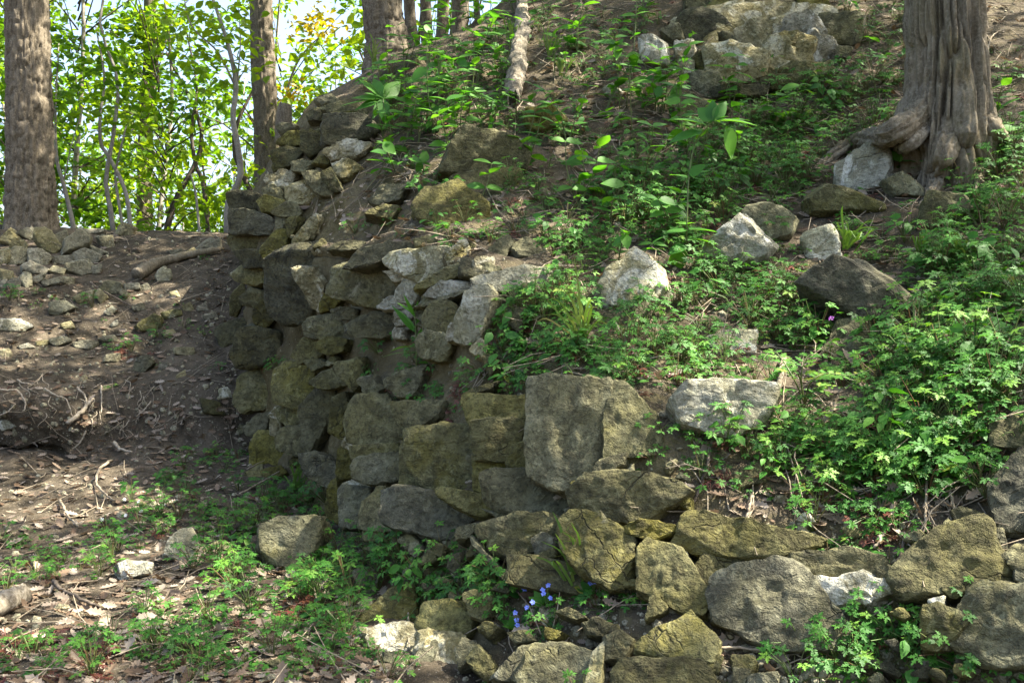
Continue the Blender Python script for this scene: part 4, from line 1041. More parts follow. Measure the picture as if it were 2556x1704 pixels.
REG = [  # outline, plants per 10^4 px, (herb, ovate, small, red) weights, scale
 (P_([(1260,600),(1330,450),(1420,400),(1550,330),(1640,250),(1830,190),(2060,180),(2085,320),(1930,330),(1870,470),(1720,470),(1640,520),(1610,600),(1480,560),(1400,600)]), 13, (7, 2, 1, .3), 1.0),
 (P_([(2290,300),(2352,200),(2352,930),(2270,960),(2230,1080),(2120,1120),(1980,1150),(1900,1050),(1760,1000),(1780,900),(1990,880),(2010,800),(2120,700),(2120,560),(2180,440)]), 11.5, (7, 1.6, 2.2, .5), 1.0),
 (P_([(1140,720),(1270,610),(1360,690),(1380,740),(1480,720),(1600,620),(1820,640),(1880,760),(1900,820),(1760,880),(1560,880),(1460,900),(1250,900),(1090,890),(1050,860),(1130,800)]), 10, (8, 1, 2, 1.2), 0.85),
 (P_([(560,1160),(700,1060),(760,1110),(740,1200),(870,1260),(1130,1280),(1180,1370),(1080,1420),(860,1370),(820,1480),(600,1400),(420,1330),(480,1250)]), 12, (6, .5, 3, .5), 0.85),
 (P_([(0,1230),(260,1230),(300,1130),(420,1030),(560,1040),(560,1120),(480,1250),(250,1330),(0,1380)]), 12, (6, .5, 4, .2), 0.75),
 (P_([(300,1380),(640,1400),(850,1450),(860,1568),(400,1568),(250,1480)]), 12, (4, .3, 6, .8), 0.7),
 (P_([(860,280),(1130,340),(1200,260),(1060,140),(900,160)]), 6, (3, 6, 2, .4), 0.9),
 (P_([(820,880),(830,740),(980,720),(1000,850),(1090,900),(1080,960),(980,960),(850,920)]), 8, (4, .3, 5, 3), 0.7),
 (P_([(1900,1420),(2352,1300),(2352,1568),(1720,1568)]), 5, (7, .5, 3, .8), 0.75),
 (P_([(1150,1360),(1500,1350),(1500,1420),(1200,1480),(1140,1440)]), 7, (4, .5, 6, 1.5), 0.65),
 (P_([(280,780),(520,720),(530,860),(300,830)]), 3, (3, 0, 6, 2), 0.9), (P_([(0,660),(90,660),(100,740),(0,740)]), 8, (7, 0, 2, 0), 0.9),
 (P_([(560,850),(650,780),(660,860),(580,900)]), 10, (6, 0, 2, 0), 0.7), (P_([(460,580),(530,560),(530,620),(470,620)]), 6, (6, 0, 2, 0), 0.8),
 (P_([(1280,0),(1600,0),(1560,130),(1300,200),(1100,120)]), 2.6, (4, 2, 3, 1.5), 0.9), (P_([(1980,0),(2085,0),(2080,160),(1980,160)]), 6, (8, .5, 1, .2), 0.9), (P_([(2270,60),(2352,60),(2352,200),(2280,260)]), 5, (8, .5, 1, .2), 0.9),
 (P_([(1000,430),(1250,400),(1270,590),(1130,540),(1000,560)]), 4, (4, 2, 3, 1), 0.8), (P_([(740,480),(960,440),(940,560),(740,540)]), 3.5, (4, .5, 4, 1.5), 0.75),
 (P_([(1000,900),(1090,880),(1080,990),(1000,1000)]), 9, (1, 0, 3, 8), 0.7), (P_([(1850,1130),(2150,1100),(2100,1290),(1850,1290)]), 4.5, (3, 0, 2, 5), 0.8), (P_([(0,1470),(260,1470),(260,1568),(0,1568)]), 11, (2, 0, 3, 6), 0.8),
 (P_([(1100,760),(1230,740),(1220,860),(1080,870)]), 5, (2, 0, 3, 7), 0.7), (P_([(250,790),(400,790),(380,830),(270,830)]), 14, (.5, 0, 2, 8), 0.9), (P_([(1200,300),(1500,240),(1500,340),(1250,400)]), 3.5, (3, 2, 3, 1.5), 0.8),
 (P_([(860,1400),(1000,1480),(1180,1500),(1100,1568),(860,1568)]), 3, (4, 0, 4, .5), 0.65), (P_([(0,700),(500,640),(520,900),(0,900)]), 0.9, (3, 0, 6, 1.5), 0.8), (P_([(1400,980),(1600,960),(1620,1120),(1430,1100)]), 3, (4, 0, 4, 1), 0.6),
 (P_([(1150,900),(1560,880),(1560,930),(1160,940)]), 5, (6, 0, 3, 1), 0.7), (P_([(1560,1240),(2352,1180),(2352,1320),(1900,1420),(1560,1440)]), 0.9, (4, 0, 4, 2), 0.6), (P_([(830,200),(960,115),(1100,62),(1250,0),(1290,60),(1100,170),(900,260)]), 14, (2, 3, 5, 1.5), 0.75),
 (P_([(1000,140),(1250,0),(2090,0),(2090,200),(1640,250),(1330,450),(1270,600),(1000,560),(880,300)]), 6.5, (3, 3, 4, 1.6), 0.75), (P_([(1330,450),(1640,250),(2352,280),(2352,1150),(1600,1150),(1560,900),(1100,900),(1270,600)]), 6.0, (6, 1, 3, 1.2), 0.8),
 (P_([(2352,150),(2950,150),(2950,1150),(2352,1150)]), 3.4, (1.5, 1, 6, .6), 1.0), (P_([(2352,1150),(2950,1150),(2950,1700),(2352,1700)]), 2.2, (1, .3, 6, 1.2), 0.8), (P_([(1000,1568),(2352,1568),(2352,1720),(1000,1720)]), 2.0, (1, .3, 6, 1), 0.7),
 (P_([(560,430),(640,380),(1000,160),(1100,60),(1060,150),(860,330),(700,480)]), 1.6, (2, 2, 5, 1), 0.7),
]
FERN = P_([(1570,930),(1700,830),(1800,800),(2010,860),(2060,940),(1900,1000),(1800,980),(1700,930)])
buck = {}
hero = []
rp = np.random.default_rng(21)
for (poly, dens, wts, sc) in REG:
    P = np.array(poly); x0, y0 = P.min(0); x1, y1 = P.max(0)
    n = int((x1-x0)*(y1-y0)/1e4*dens); ws_ = np.array(wts, float); ws_ /= ws_.sum()
    for _ in range(n):
        x = rp.uniform(x0, x1); y = rp.uniform(y0, y1)
        if not in_poly(P, x, y): continue
        if on_stone(x, y) and rp.uniform() < 0.8: continue
        if in_poly(FERN, x, y) and rp.uniform() < 0.8: continue
        h = hit(x, y, core=True)
        if h is None: continue
        t = rp.choice(4, p=ws_)
        s = sc*rp.uniform(0.5, 1.3)
        if t == 3: key = ('r', int(rp.integers(0, 3)))
        elif t == 2: key = ('s', int(rp.integers(0, 3)))
        elif t == 1: key = ('o', int(rp.integers(0, 3)))
        else: key = ('h', int(rp.integers(0, 7)))
        pt = np.array(h[0])-np.array(h[1])*0.005
        fr = frame_for(h[1], rp)
        if key[0] == 'h': hero.append((s/h[3], pt, fr, s, key[1], (x, y)))
        else: buck.setdefault(key, []).append((pt, fr, s))
hero.sort(key=lambda z: -z[0])
HERO_N = 110
# the plants that show largest are things with leaves of their own; the rest of the cover is one mass
leaf_meshes = []
for li, (tv, tt) in enumerate(LOBED):
    for tn in (0.1, 0.35, 0.6, 0.9): leaf_meshes.append(npmesh("lobed_leaf", tv, tt, M_HERB, np.full(len(tv), tn), False))
hv = []
for i in range(6):
    rg = np.random.default_rng(200+i); lay = herb_layout(rg, 10+i % 3, 0.085+0.012*(i % 3), 0.09+0.03*(i % 4), 0.056)
    st = Acc()
    for (p, a, s, ro, pi) in lay: V, T = petiole(np.array([0, 0, -0.01]), p); st.add(V, T, float(rg.uniform(0, 1)))
    hv.append((lay, st.mesh("stems", M_STEM), [int(rg.integers(0, len(leaf_meshes))) for _ in lay]))
for (q, pt, fr, s, k, wh) in hero[:HERO_N]:
    lay, sm, li = hv[k % 6]
    M = np.eye(4); M[:3, :3] = fr*s; M[:3, 3] = pt
    root = empty("herb_plant"); root.matrix_world = Matrix(M.tolist())
    hx, hy = wh[0]/K, wh[1]/K
    if hx > 1950 and hy < 520: lb = "green lobed herb beside the roots of the thick ridged tree"
    elif hx > 1740 and hy < 1180: lb = "green lobed herb in the lush patch below the big dark angular slab"
    elif hy < 620: lb = "green lobed herb on the slope between the outcrop and the cream white boulder"
    elif hy < 1000 and hx > 1040: lb = "green lobed herb on the ledge above the biggest squared wall stones"
    elif hx > 1650: lb = "green lobed herb at the foot of the big triangular wall stone"
    elif hx > 1130: lb = "green lobed herb beside the blue flowers on the wall"
    elif hy < 1000: lb = "green lobed herb growing from the broken end of the wall"
    elif hx > 560: lb = "green lobed herb at the wall foot around the fallen grey block"
    else: lb = "green lobed herb among dead leaves beside the path"
    tag(root, lb, "plant", "green lobed herbs")
    put("stems", sm, root)
    for (p, a, ls, ro, pi), lm in zip(lay, li): put("leaf", leaf_meshes[lm], root, mat=leaf_matrix(p, a, ls, ro, pi))
for (q, pt, fr, s, k, wh) in hero[HERO_N:]: buck.setdefault(('h', k), []).append((pt, fr, s))
cov = Acc(); covr = Acc(); stm = Acc()
for (kd, k), lst in buck.items():
    (lv, lt, ltn), (sv, s_t, stn) = {'h': HERBS, 'o': HERBS_O, 's': SMALL, 'r': SMALL}[kd][k]
    pos = np.array([z[0] for z in lst]); fr = np.array([z[1] for z in lst]); sc = np.array([z[2] for z in lst])
    if kd == 'r': sc = sc*1.1
    V, T = scatter(lv, lt, pos, fr, sc); tn = np.clip(np.tile(ltn, len(lst))*0.6+np.repeat(rp.uniform(0, 0.4, len(lst)), len(ltn)), 0, 1)
    (covr if kd == 'r' else cov).add(V, T, tn)
    V, T = scatter(sv, s_t, pos, fr, sc); stm.add(V, T, np.tile(stn, len(lst)) if kd != 'r' else np.ones(len(V)))
o = put("herb_cover", cov.mesh("herb_cover", M_HERB, False)); tag(o, "low green herbs with lobed leaves covering the ruin and the ground", "ground cover", kind="stuff")
o2 = put("herb_stems", stm.mesh("herb_stems", M_STEM)); o2.parent = o; o2["kind"] = "stuff"
o = put("red_herb_cover", covr.mesh("red_herb_cover", M_HERB_R, False)); tag(o, "small reddish purple herbs in patches between stones", "ground cover", kind="stuff")

# ---------------------------------------------------------------- dead leaf litter, crumbs of stone, fine twigs
_pr = [(0, 0), (.10, .05), (.20, .17), (.27, .10), (.38, .25), (.46, .12), (.58, .27), (.66, .14), (.78, .20), (.86, .09), (1, .02)]
_o = [(x, y) for x, y in _pr] + [(x, -y) for x, y in _pr[-2:0:-1]]
DV = np.array([(0.5, 0, 0)]+[(x, y, 0.55*y*y+0.22*abs(y)+0.12*(x-0.4)**2*2) for x, y in _o]); DT = np.array([[0, 1+i, 1+(i+1) % len(_o)] for i in range(len(_o))])
def scat_regions(regs, rg, need_off_stone=True):
    out = []
    for (poly, dens) in regs:
        P = np.array(poly); x0, y0 = P.min(0); x1, y1 = P.max(0)
        for _ in range(int((x1-x0)*(y1-y0)/1e4*dens)):
            x = rg.uniform(x0, x1); y = rg.uniform(y0, y1)
            if not in_poly(P, x, y): continue
            if need_off_stone and on_stone(x, y): continue
            h = hit(x, y, core=True)
            if h: out.append((np.array(h[0]), np.array(h[1]), h[3]))
    return out
LEFT = P_([(-100,1700),(-100,1000),(560,1000),(600,1130),(760,1280),(860,1450),(920,1700)])
BANK = P_([(-60,1000),(-60,560),(300,530),(535,490),(530,740),(560,1000)])
UPPER = P_([(600,480),(700,480),(860,330),(1000,130),(1250,-20),(2352,-20),(2352,300),(2100,420),(1900,480),(1500,420),(1270,600),(740,550)])
RSL = P_([(1080,900),(1270,600),(1500,400),(2352,300),(2352,1250),(1600,1200),(1550,880)])
FACEB = P_([(860,1568),(860,1350),(1560,1300),(1600,1200),(2352,1200),(2352,1568)])
OUTR = P_([(2352,-20),(2950,-20),(2950,1700),(2352,1700)])
rl = np.random.default_rng(8)
pts = scat_regions([(LEFT, 44), (BANK, 36), (UPPER, 30), (RSL, 12), (FACEB, 4), (OUTR, 8)], rl)
pos = np.array([p[0]+p[1]*0.004 for p in pts]); nn = np.array([p[1] for p in pts]); n = len(pos)
fr = rot_frames(rl.normal(size=(n, 3))*np.array([1, 1, 0.2]), nn+rl.normal(size=(n, 3))*0.35, rl.uniform(-0.3, 0.3, n))
V, T = scatter(DV, DT, pos, fr, rl.uniform(0.025, 0.08, n))
o = put("dead_leaf_litter", npmesh("dead_leaf_litter", V, T, M_DEAD, np.repeat(rl.uniform(0, 1, n)**0.8, len(DV)), False)); tag(o, "brown and beige dead leaves littering the ground", "leaf litter", kind="stuff")
pts = scat_regions([(LEFT, 16), (BANK, 42), (UPPER, 6), (RSL, 4), (FACEB, 16), (FACE, 16), (OUTR, 4)], rl)
pos = np.array([p[0] for p in pts]); n = len(pos)
iv, it = ICO[1]; 
q = rl.normal(size=(n, 4)); fr = np.linalg.qr(rl.normal(size=(n, 3, 3)))[0]*rl.uniform(0.5, 1.2, (n, 1, 3))
jit = iv*(1+0.22*np.sin(iv[:, [1]]*9+iv[:, [0]]*7))
V, T = scatter(jit, it, pos, fr, 0.004+0.02*rl.uniform(0, 1, n)**4)
o = put("stone_rubble", npmesh("stone_rubble", V, T, M_HEAP, None, False)); tag(o, "fine crumbs of stone and mortar strewn over soil", "rubble", kind="stuff")
pts = scat_regions([(LEFT, 3.2), (BANK, 5), (UPPER, 11), (RSL, 6), (FACEB, 1.5), (OUTR, 4)], rl)
acc = Acc()
for p, nr, t in pts:
    L = rl.uniform(0.05, 0.28); d = rl.normal(size=3); d -= nr*np.dot(d, nr); d /= np.linalg.norm(d)+1e-9; d = d + nr*rl.uniform(-0.05, 0.3)
    m = p+d*L*0.5+rl.normal(size=3)*0.012; V, T = tube(np.array([p+nr*0.006, m+nr*0.006, p+d*L+nr*0.004]), [0.0028, 0.0022, 0.0012], 4, False); acc.add(V, T, float(rl.uniform()))
o = put("twig_litter", acc.mesh("twig_litter", M_TWIG)); tag(o, "fine dry twigs and stalks littering the slope", "twig litter", kind="stuff")

# ---------------------------------------------------------------- broad leaved sprouts, grasses, flowers, sticks
def cc(ox, oy, f): return lambda x, y: (ox+x*f, oy+y*f)
c2, c3, c5, c6, c8, c9, c4, c7 = cc(840, 0, F), cc(1690, 0, F), cc(840, 550, F), cc(1690, 550, F), cc(840, 1104, F), cc(1690, 1104, F), cc(0, 550, F), cc(0, 1104, F)
def dep(px, py): return hit(px, py)[0].y
def bl(px, py, lift=0.02):
    h = hit(px, py, core=True)
    while h is None or h[3] > 30: py += 6; h = hit(px, py, core=True)
    return np.array(h[0])+np.array(h[1])*lift
def leaf_obj(parent, off, p0, p1, wr, mat, rg, droop=0.18, tint=None, toward=0.5):
    """a broad leaf from p0 to p1 (world)"""
    L = float(np.linalg.norm(p1-p0)); tv, tt = ovate_leaf(1.0, wr, droop, 6, 0.15)
    x = (p1-p0)/L; upv = np.array([rg.normal()*0.25, -toward, 1.0]) if abs(x[2]) < 0.6 else np.array([rg.normal()*0.3, -1.0, 0.35]); fr = rot_frames(x[None], upv[None], np.array([rg.normal()*0.2]))[0]
    V = tv@(fr.T)*L + (p0-off)
    return put("leaf", npmesh("leaf", V, tt, mat, np.full(len(V), rg.uniform() if tint is None else tint), True), parent)
def sprout(name, label, base, stems, leaves, mat=M_SAP, wr=0.27, seed=1, cat="plant", stem_r=0.004, smat=M_STEM, droop=0.18):
    off = np.array(base); root = empty(name, tuple(base)); tag(root, label, cat); rg = np.random.default_rng(seed)
    for s_ in stems:
        V, T = tube(curve_pts(np.array(s_)-off, 12), np.linspace(stem_r, stem_r*0.5, 12), 5)
        put("stem", npmesh("stem", V, T, smat, np.full(len(V), 0.4)), root)
    for (a, b) in leaves: leaf_obj(root, off, np.array(a), np.array(b), wr*rg.uniform(0.85, 1.2), mat, rg, droop)
    return root
def q(c, x, y, d): return px2(*c(x, y), d)
# rosette
d = dep(*c2(310, 700))-0.08; ce = (305, 645)
sprout("rosette_plant", "rosette of long pale green leaves on the wall crest above the dark overhanging boulder", bl(*c2(300, 740), 0),
  [[bl(*c2(300, 740), 0), q(c2, 305, 690, d), q(c2, *ce, d)]], [(q(c2, *ce, d), q(c2, x, y, d+dz)) for x, y, dz in [(20, 665, 0), (115, 705, -.05), (150, 490, .12), (225, 500, .12), (322, 825, -.1), (235, 770, -.08), (430, 520, .12), (330, 520, .1), (400, 620, .05), (90, 620, .05)]], M_SAP, 0.2, 3, stem_r=0.008, droop=0.1)
# leafy sprouts on the upper slope
rg6 = np.random.default_rng(66)
def stem_leaves(c, ctrl, d, n, size, rg):
    """leaf pairs along a stem given by crop points"""
    P = curve_pts([q(c, x, y, d) for x, y in ctrl], 40); out = []
    for i in np.linspace(10, 39, n).astype(int):
        a = rg.uniform(0, 6.28)
        for sgn in (0, np.pi):
            L = size*rg.uniform(0.6, 1.15); v = np.array([math.cos(a+sgn), 0.7*math.sin(a+sgn), rg.uniform(-0.15, 0.45)]); v /= np.linalg.norm(v); out.append((P[i], P[i]+v*L))
    return out
def leafy(name, label, c, stems, big, size, seed, npair=5, mat=M_SAP):
    rg = np.random.default_rng(seed); b = bl(*c(*stems[0][0]), 0); d = float(b[1])-0.05; st = []; lv = []
    for s_ in stems:
        st.append([bl(*c(*s_[0]), -0.01)]+[q(c, x, y, d-0.04) for x, y in s_[1:]]); lv += stem_leaves(c, s_, d-0.04, npair, size, rg)
    for (x0, y0, x1, y1) in big: lv.append((q(c, x0, y0, d-0.06), q(c, x1, y1, d-0.06+rg.normal()*0.03)))
    return sprout(name, label, b, st, lv, mat, 0.3, seed)
leafy("leafy_sprout", "leafy sprout with large backlit leaves beside the rosette plant", c2, [[(640, 900), (620, 760), (600, 640), (590, 480), (590, 300), (585, 200)], [(760, 900), (775, 700), (770, 520), (760, 400)], [(480, 880), (500, 760), (520, 640)]],
  [(770, 400, 690, 350), (790, 380, 925, 335), (790, 380, 850, 430), (765, 530, 650, 480), (765, 530, 880, 465), (590, 440, 480, 520), (590, 210, 540, 190), (590, 210, 650, 215), (590, 215, 595, 150)], 0.075, 4, 6)
leafy("leafy_sprout", "short sprout of three broad leaves beneath the dead branch", c2, [[(1050, 870), (1030, 830), (1020, 805)]], [(1020, 805, 945, 790), (1020, 805, 1115, 810), (1020, 800, 1000, 752), (1020, 810, 985, 850)], 0.06, 5, 1)
leafy("leafy_sprout", "low sprout with round leaf and hanging leaf on the wall top", c2, [[(560, 1150), (565, 1090), (560, 1060)], [(380, 1120), (350, 1030), (320, 960), (300, 930)]], [(560, 1060, 590, 975), (560, 1060, 515, 1125), (560, 1060, 470, 1020), (310, 940, 250, 920), (310, 940, 370, 930), (300, 930, 390, 1000), (300, 930, 230, 960)], 0.05, 6, 3)
leafy("leafy_sprout", "tall sprout with whorl of broad leaves left of the pitted outcrop".replace("left of", "growing beside"), c2, [[(1890, 700), (1900, 600), (1925, 450), (1945, 250), (1958, 0), (1960, -60)], [(1850, 720), (1840, 560), (1835, 400), (1830, 290)]],
  [(1835, 290, 1660, 245), (1835, 290, 1735, 320), (1835, 300, 1830, 385), (1840, 290, 1925, 285), (1835, 430, 1735, 430), (1835, 290, 1870, 250), (1950, 100, 1840, 90), (1950, 100, 2040, 60)], 0.07, 7, 5)
leafy("leafy_sprout", "bushy sprout of glossy oval leaves under the outcrop", c2, [[(2080, 740), (2080, 640), (2060, 540), (2080, 470)], [(2130, 760), (2150, 650), (2200, 560), (2230, 500)], [(2020, 740), (1990, 640), (1960, 560)], [(1740, 900), (1730, 800), (1760, 730)]],
  [(2060, 540, 1940, 520), (2070, 520, 2150, 470), (2100, 560, 2100, 640), (2200, 560, 2260, 620), (2200, 570, 2190, 660), (1960, 560, 1980, 640)], 0.085, 8, 6)
leafy("tall_sprout", "tall single stemmed sprout with big hanging leaf in the middle of the slope", c3, [[(60, 1700), (62, 1560), (75, 1170), (110, 960), (160, 870), (240, 790)]],
  [(235, 790, 525, 770), (320, 820, 385, 1040), (200, 820, -20, 740), (150, 880, 60, 830), (230, 790, 225, 640), (235, 790, 330, 650), (160, 860, -60, 900), (240, 790, 130, 690), (80, 1150, 180, 1060), (70, 1500, 280, 1480), (70, 1500, -90, 1500), (65, 1560, 270, 1560), (65, 1600, -60, 1640), (64, 1640, -80, 1780)], 0.06, 9, 2)
leafy("leafy_sprout", "oval leaved sprout between the cream white boulder and the tall sprout", c5, [[(1830, 330), (1850, 200), (1880, 80)], [(1950, 360), (1980, 250), (2060, 150)], [(2140, 560), (2120, 480), (2080, 400)]], [(2080, 410, 2010, 560), (1880, 100, 1790, 160), (1880, 90, 1900, 180), (2060, 150, 2140, 90)], 0.07, 10, 5)
leafy("leafy_sprout", "young oak like sprout at the foot of the ridged tree", c3, [[(1450, 1100), (1450, 1070), (1450, 1050)]], [(1450, 1055, 1345, 1010), (1450, 1055, 1405, 980), (1450, 1055, 1565, 1040), (1450, 1060, 1460, 1000)], 0.03, 12, 1)
# lance leaved plant on the ledge
rgp = np.random.default_rng(9); b = bl(*c5(520, 1060), 0); d = float(b[1])-0.06
P = curve_pts([b]+[q(c5, x, y, d) for x, y in [(522, 900), (518, 740), (512, 620), (515, 560)]], 40); lv = []
for i in range(4, 40, 2):
    a = i*2.4; L = 0.05+0.11*math.sin(math.pi*min(1, (i+4)/40.0)); L *= (0.45 if i > 32 else 1)
    v = np.array([math.cos(a), 0.6*math.sin(a), 0.75 if i > 14 else 0.1]); v /= np.linalg.norm(v); lv.append((P[i], P[i]+v*L))
sprout("lance_leaved_plant", "upright plant with narrow lance shaped leaves on the wall ledge", b, [P], lv, M_SAP, 0.075, 13, droop=0.25)
# fern like fronds
def frond(root, off, ctrl, n, L0, rg, mat):
    P = curve_pts(np.array(ctrl), 30); V, T = tube(P-off, np.linspace(0.003, 0.001, 30), 4); put("rachis", npmesh("rachis", V, T, M_STEM, np.full(len(V), 0.4)), root)
    for i in np.linspace(8, 29, n).astype(int):
        tg = P[min(i+1, 29)]-P[i-1]; tg /= np.linalg.norm(tg); side = np.cross(tg, [0, -0.3, 1]); side /= np.linalg.norm(side)
        L = L0*(1-0.75*((i-8)/21.0)**1.3)
        for s_ in (-1, 1):
            V, T = leaflet(0, 1.0, 0, 1.0); v = (side*s_+tg*0.55); fr = rot_frames(v[None], np.array([[0, -0.5, 1.0]]), np.array([rg.normal()*0.15]))[0]
            acc = Acc(); acc.add(V*np.array([1, 1, 0.5]), T)
            V2 = acc.arr()[0]@fr.T*L+P[i]-off; put("leaflet", npmesh("leaflet", V2, T, mat, np.full(len(V2), rg.uniform(0.5, 1)), False), root)
b = bl(*c6(830, 1190), 0); d = float(b[1]); rgf = np.random.default_rng(4); root = empty("fern_plant", tuple(b)); tag(root, "feathery fern like plant with arching fronds above the pale sunlit boulder", "plant")
for ctrl, n, L0 in [([(830, 1190), (790, 1000), (700, 960), (560, 1050), (420, 1030), (240, 1040), (80, 1090)], 12, 0.062), ([(830, 1190), (810, 1010), (860, 880), (1000, 890)], 9, 0.05), ([(835, 1190), (870, 1060), (960, 1000), (1120, 1010), (1270, 970)], 11, 0.058), ([(830, 1190), (770, 1050), (680, 900), (620, 850), (560, 900)], 9, 0.05), ([(835, 1190), (900, 1100), (960, 1080), (1100, 1090)], 8, 0.045)]:
    frond(root, b, [b]+[q(c6, x, y, d-0.12+rgf.normal()*0.02) for x, y in ctrl[1:]], n, L0, rgf, M_HERB)
# grass
def grass(label, c, base, tips, seed, w=0.0035, tn=(0.1, 0.8), d_off=-0.05):
    b = bl(*c(*base), 0); d = float(b[1]); root = empty("grass_tuft", tuple(b)); tag(root, label, "grass", "grass tufts"); rg = np.random.default_rng(seed)
    for (x, y) in tips:
        p1 = q(c, x, y, d+d_off+rg.normal()*0.04); s0 = b+rg.normal(size=3)*0.012; m = (s0*0.45+p1*0.55)+np.array([rg.normal()*0.015, 0, 0.03+0.02*rg.uniform()])
        P = curve_pts([s0, m, p1], 8)-b; side = np.cross(P[-1]-P[0], [0, 1, 0.2]); side /= np.linalg.norm(side)+1e-9
        hw = w*np.array([0.7, 1, 1, 1, .9, .75, .5, .1])[:, None]*rg.uniform(0.7, 1.3)
        V = np.vstack([P+side*hw, P-side*hw]); T = np.array([[i, i+1, 9+i, 8+i] for i in range(7)])
        put("blade", npmesh("blade", V, T, M_GRASS, np.full(len(V), rg.uniform(*tn)), True), root)
def fan(base, tips, n, seed, j=60):
    rg = np.random.default_rng(seed); out = list(tips)
    for _ in range(n): t = tips[rg.integers(0, len(tips))]; k = rg.uniform(0.55, 1.0); out.append((base[0]+(t[0]-base[0])*k+rg.normal()*j, base[1]+(t[1]-base[1])*k+rg.normal()*j*0.5))
    return out
for lb, c, base, tips, n, tn in [
  ("long thin green grass tuft hanging in front of the squared wall stones beside blue flowers", c8, (1570, 990), [(1410, 450), (1420, 640), (1530, 520), (1290, 740), (1620, 860), (1480, 640)], 12, (0.2, 0.8)),
  ("yellowing grass tuft beside the cream white boulder", c5, (1600, 800), [(1550, 250), (1620, 480), (1700, 560), (1400, 500), (1480, 560), (1690, 520), (1350, 620)], 14, (0.5, 1.0)),
  ("green grass tuft beside the small bluish white boulder", c6, (1100, 190), [(1080, -100), (1160, 100), (1290, 0), (1230, 120), (1000, 60), (1040, 20)], 14, (0.1, 0.6)),
  ("sunlit arching grass tuft in the lush herbs", c6, (1890, 330), [(1930, 150), (1980, 300), (2040, 310), (1800, 60), (1870, 120), (1760, 200)], 12, (0.3, 0.9)),
  ("short grass tuft at the foot of the ridged tree", c3, (1790, 1090), [(1740, 1000), (1760, 960), (1830, 970), (1850, 1010), (1700, 1030)], 9, (0.1, 0.6)),
  ("grass tuft beside the top of the dead branch", c2, (1150, 280), [(1100, 120), (1140, 100), (1180, 140), (1080, 180)], 10, (0.2, 0.8)),
  ("tall grass tuft on the sunny upper slope", c2, (1390, 390), [(1360, 220), (1400, 120), (1440, 240), (1480, 260)], 12, (0.3, 0.9)),
  ("grass tuft at the foot of the crest tree", c2, (250, 390), [(220, 280), (260, 240), (300, 260), (200, 330)], 10, (0.4, 0.9)),
  ("grass tuft beside the grey slab under the outcrop", c2, (1480, 500), [(1440, 360), (1500, 320), (1540, 390)], 8, (0.3, 0.9)),
  ("low grass tuft at the wall foot above the fallen grey block", c7, (1930, 320), [(1880, 120), (1950, 90), (2000, 140), (1850, 220), (2040, 220)], 16, (0.1, 0.5)),
  ("grass tuft between boulder and lush herbs below the ridged tree", c6, (1600, 250), [(1590, 100), (1640, 60), (1560, 140), (1680, 140)], 9, (0.2, 0.8))]:
    grass(lb, c, base, fan(base, tips, n, int(base[0])), abs(int(base[1]))+3, tn=tn)
# flowers
def flowers(name, label, c, base, heads, mat, r, seed, leaf=True):
    b = bl(*c(*base), 0); d = float(b[1])-0.05; root = empty(name, tuple(b)); tag(root, label, "flower", "tiny white flowers" if "white" in name else None); rg = np.random.default_rng(seed)
    for (x, y) in heads:
        p = q(c, x, y, d+rg.normal()*0.015); V, T = tube(curve_pts([b, (b+p)/2+np.array([0, -0.01, 0.01]), p], 7)-b, 0.0013, 4); sto = put("stem", npmesh("stem", V, T, M_STEM, np.full(len(V), 0.2)), root)
        a = Acc(); dirn = np.array([rg.normal()*0.3, -0.8, 0.6]); dirn /= np.linalg.norm(dirn); u = np.cross(dirn, [0, 0, 1]); u /= np.linalg.norm(u); w = np.cross(u, dirn)
        for k in range(5):
            t = k*2*np.pi/5+rg.uniform(0, 0.3); ra = r*rg.uniform(0.85, 1.15)
            e = u*math.cos(t)+w*math.sin(t); s_ = -u*math.sin(t)+w*math.cos(t)
            a.add([p-b, p-b+e*ra*0.6+s_*ra*0.45+dirn*0.002, p-b+e*ra*1.05, p-b+e*ra*0.6-s_*ra*0.45+dirn*0.002], [[0, 1, 2], [0, 2, 3]], float(rg.uniform()))
        put("flower_head", a.mesh("flower_head", mat, False), sto)
    if leaf:
        for _ in range(7):
            v = np.array([rg.normal(), rg.normal()*0.5-0.2, 0.5+rg.uniform()]); v /= np.linalg.norm(v); p0 = b+v*0.02; leaf_obj(root, b, p0, p0+v*rg.uniform(0.03, 0.05), 0.33, M_HERB, rg)
flowers("blue_flower_plant", "plant with pale blue flowers beside the hanging grass tuft", c8, (1680, 1010), [(1660, 830), (1690, 840), (1655, 915), (1685, 908), (1785, 860), (1810, 872), (1825, 800), (1830, 835)], M_FLOWER_B, 0.0085, 1)
flowers("blue_flower_plant", "plant with blue flowers in front of the squared stone under the grass tuft", c8, (1370, 1090), [(1380, 930), (1350, 985), (1345, 962), (1395, 1015), (1280, 1040), (1240, 1075)], M_FLOWER_B, 0.0085, 2)
flowers("blue_flower_plant", "little blue flower spike beside the diagonal stone slab", c8, (1230, 1030), [(1215, 912), (1240, 905), (1225, 955), (1208, 908)], M_FLOWER_B, 0.0085, 3)
flowers("blue_flower_plant", "lowest blue flower spike above the dark hollow in the wall", c8, (1190, 1240), [(1165, 1110), (1175, 1155), (1180, 1190)], M_FLOWER_B, 0.0085, 4)
flowers("purple_flower_plant", "single small purple flower below the big dark angular slab", c6, (960, 740), [(1005, 638)], M_FLOWER_V, 0.011, 5, False)
for i, (x, y) in enumerate([(665, 500), (810, 370), (905, 385), (1070, 405), (920, 445), (820, 475), (760, 520)]):
    b = c7(x+6, y+30); flowers("white_flower_plant", "tiny white flower on the ground between the roots and the low herbs", c7, (x+6, y+30), [(x, y)], M_FLOWER_W, 0.010, 20+i, False)
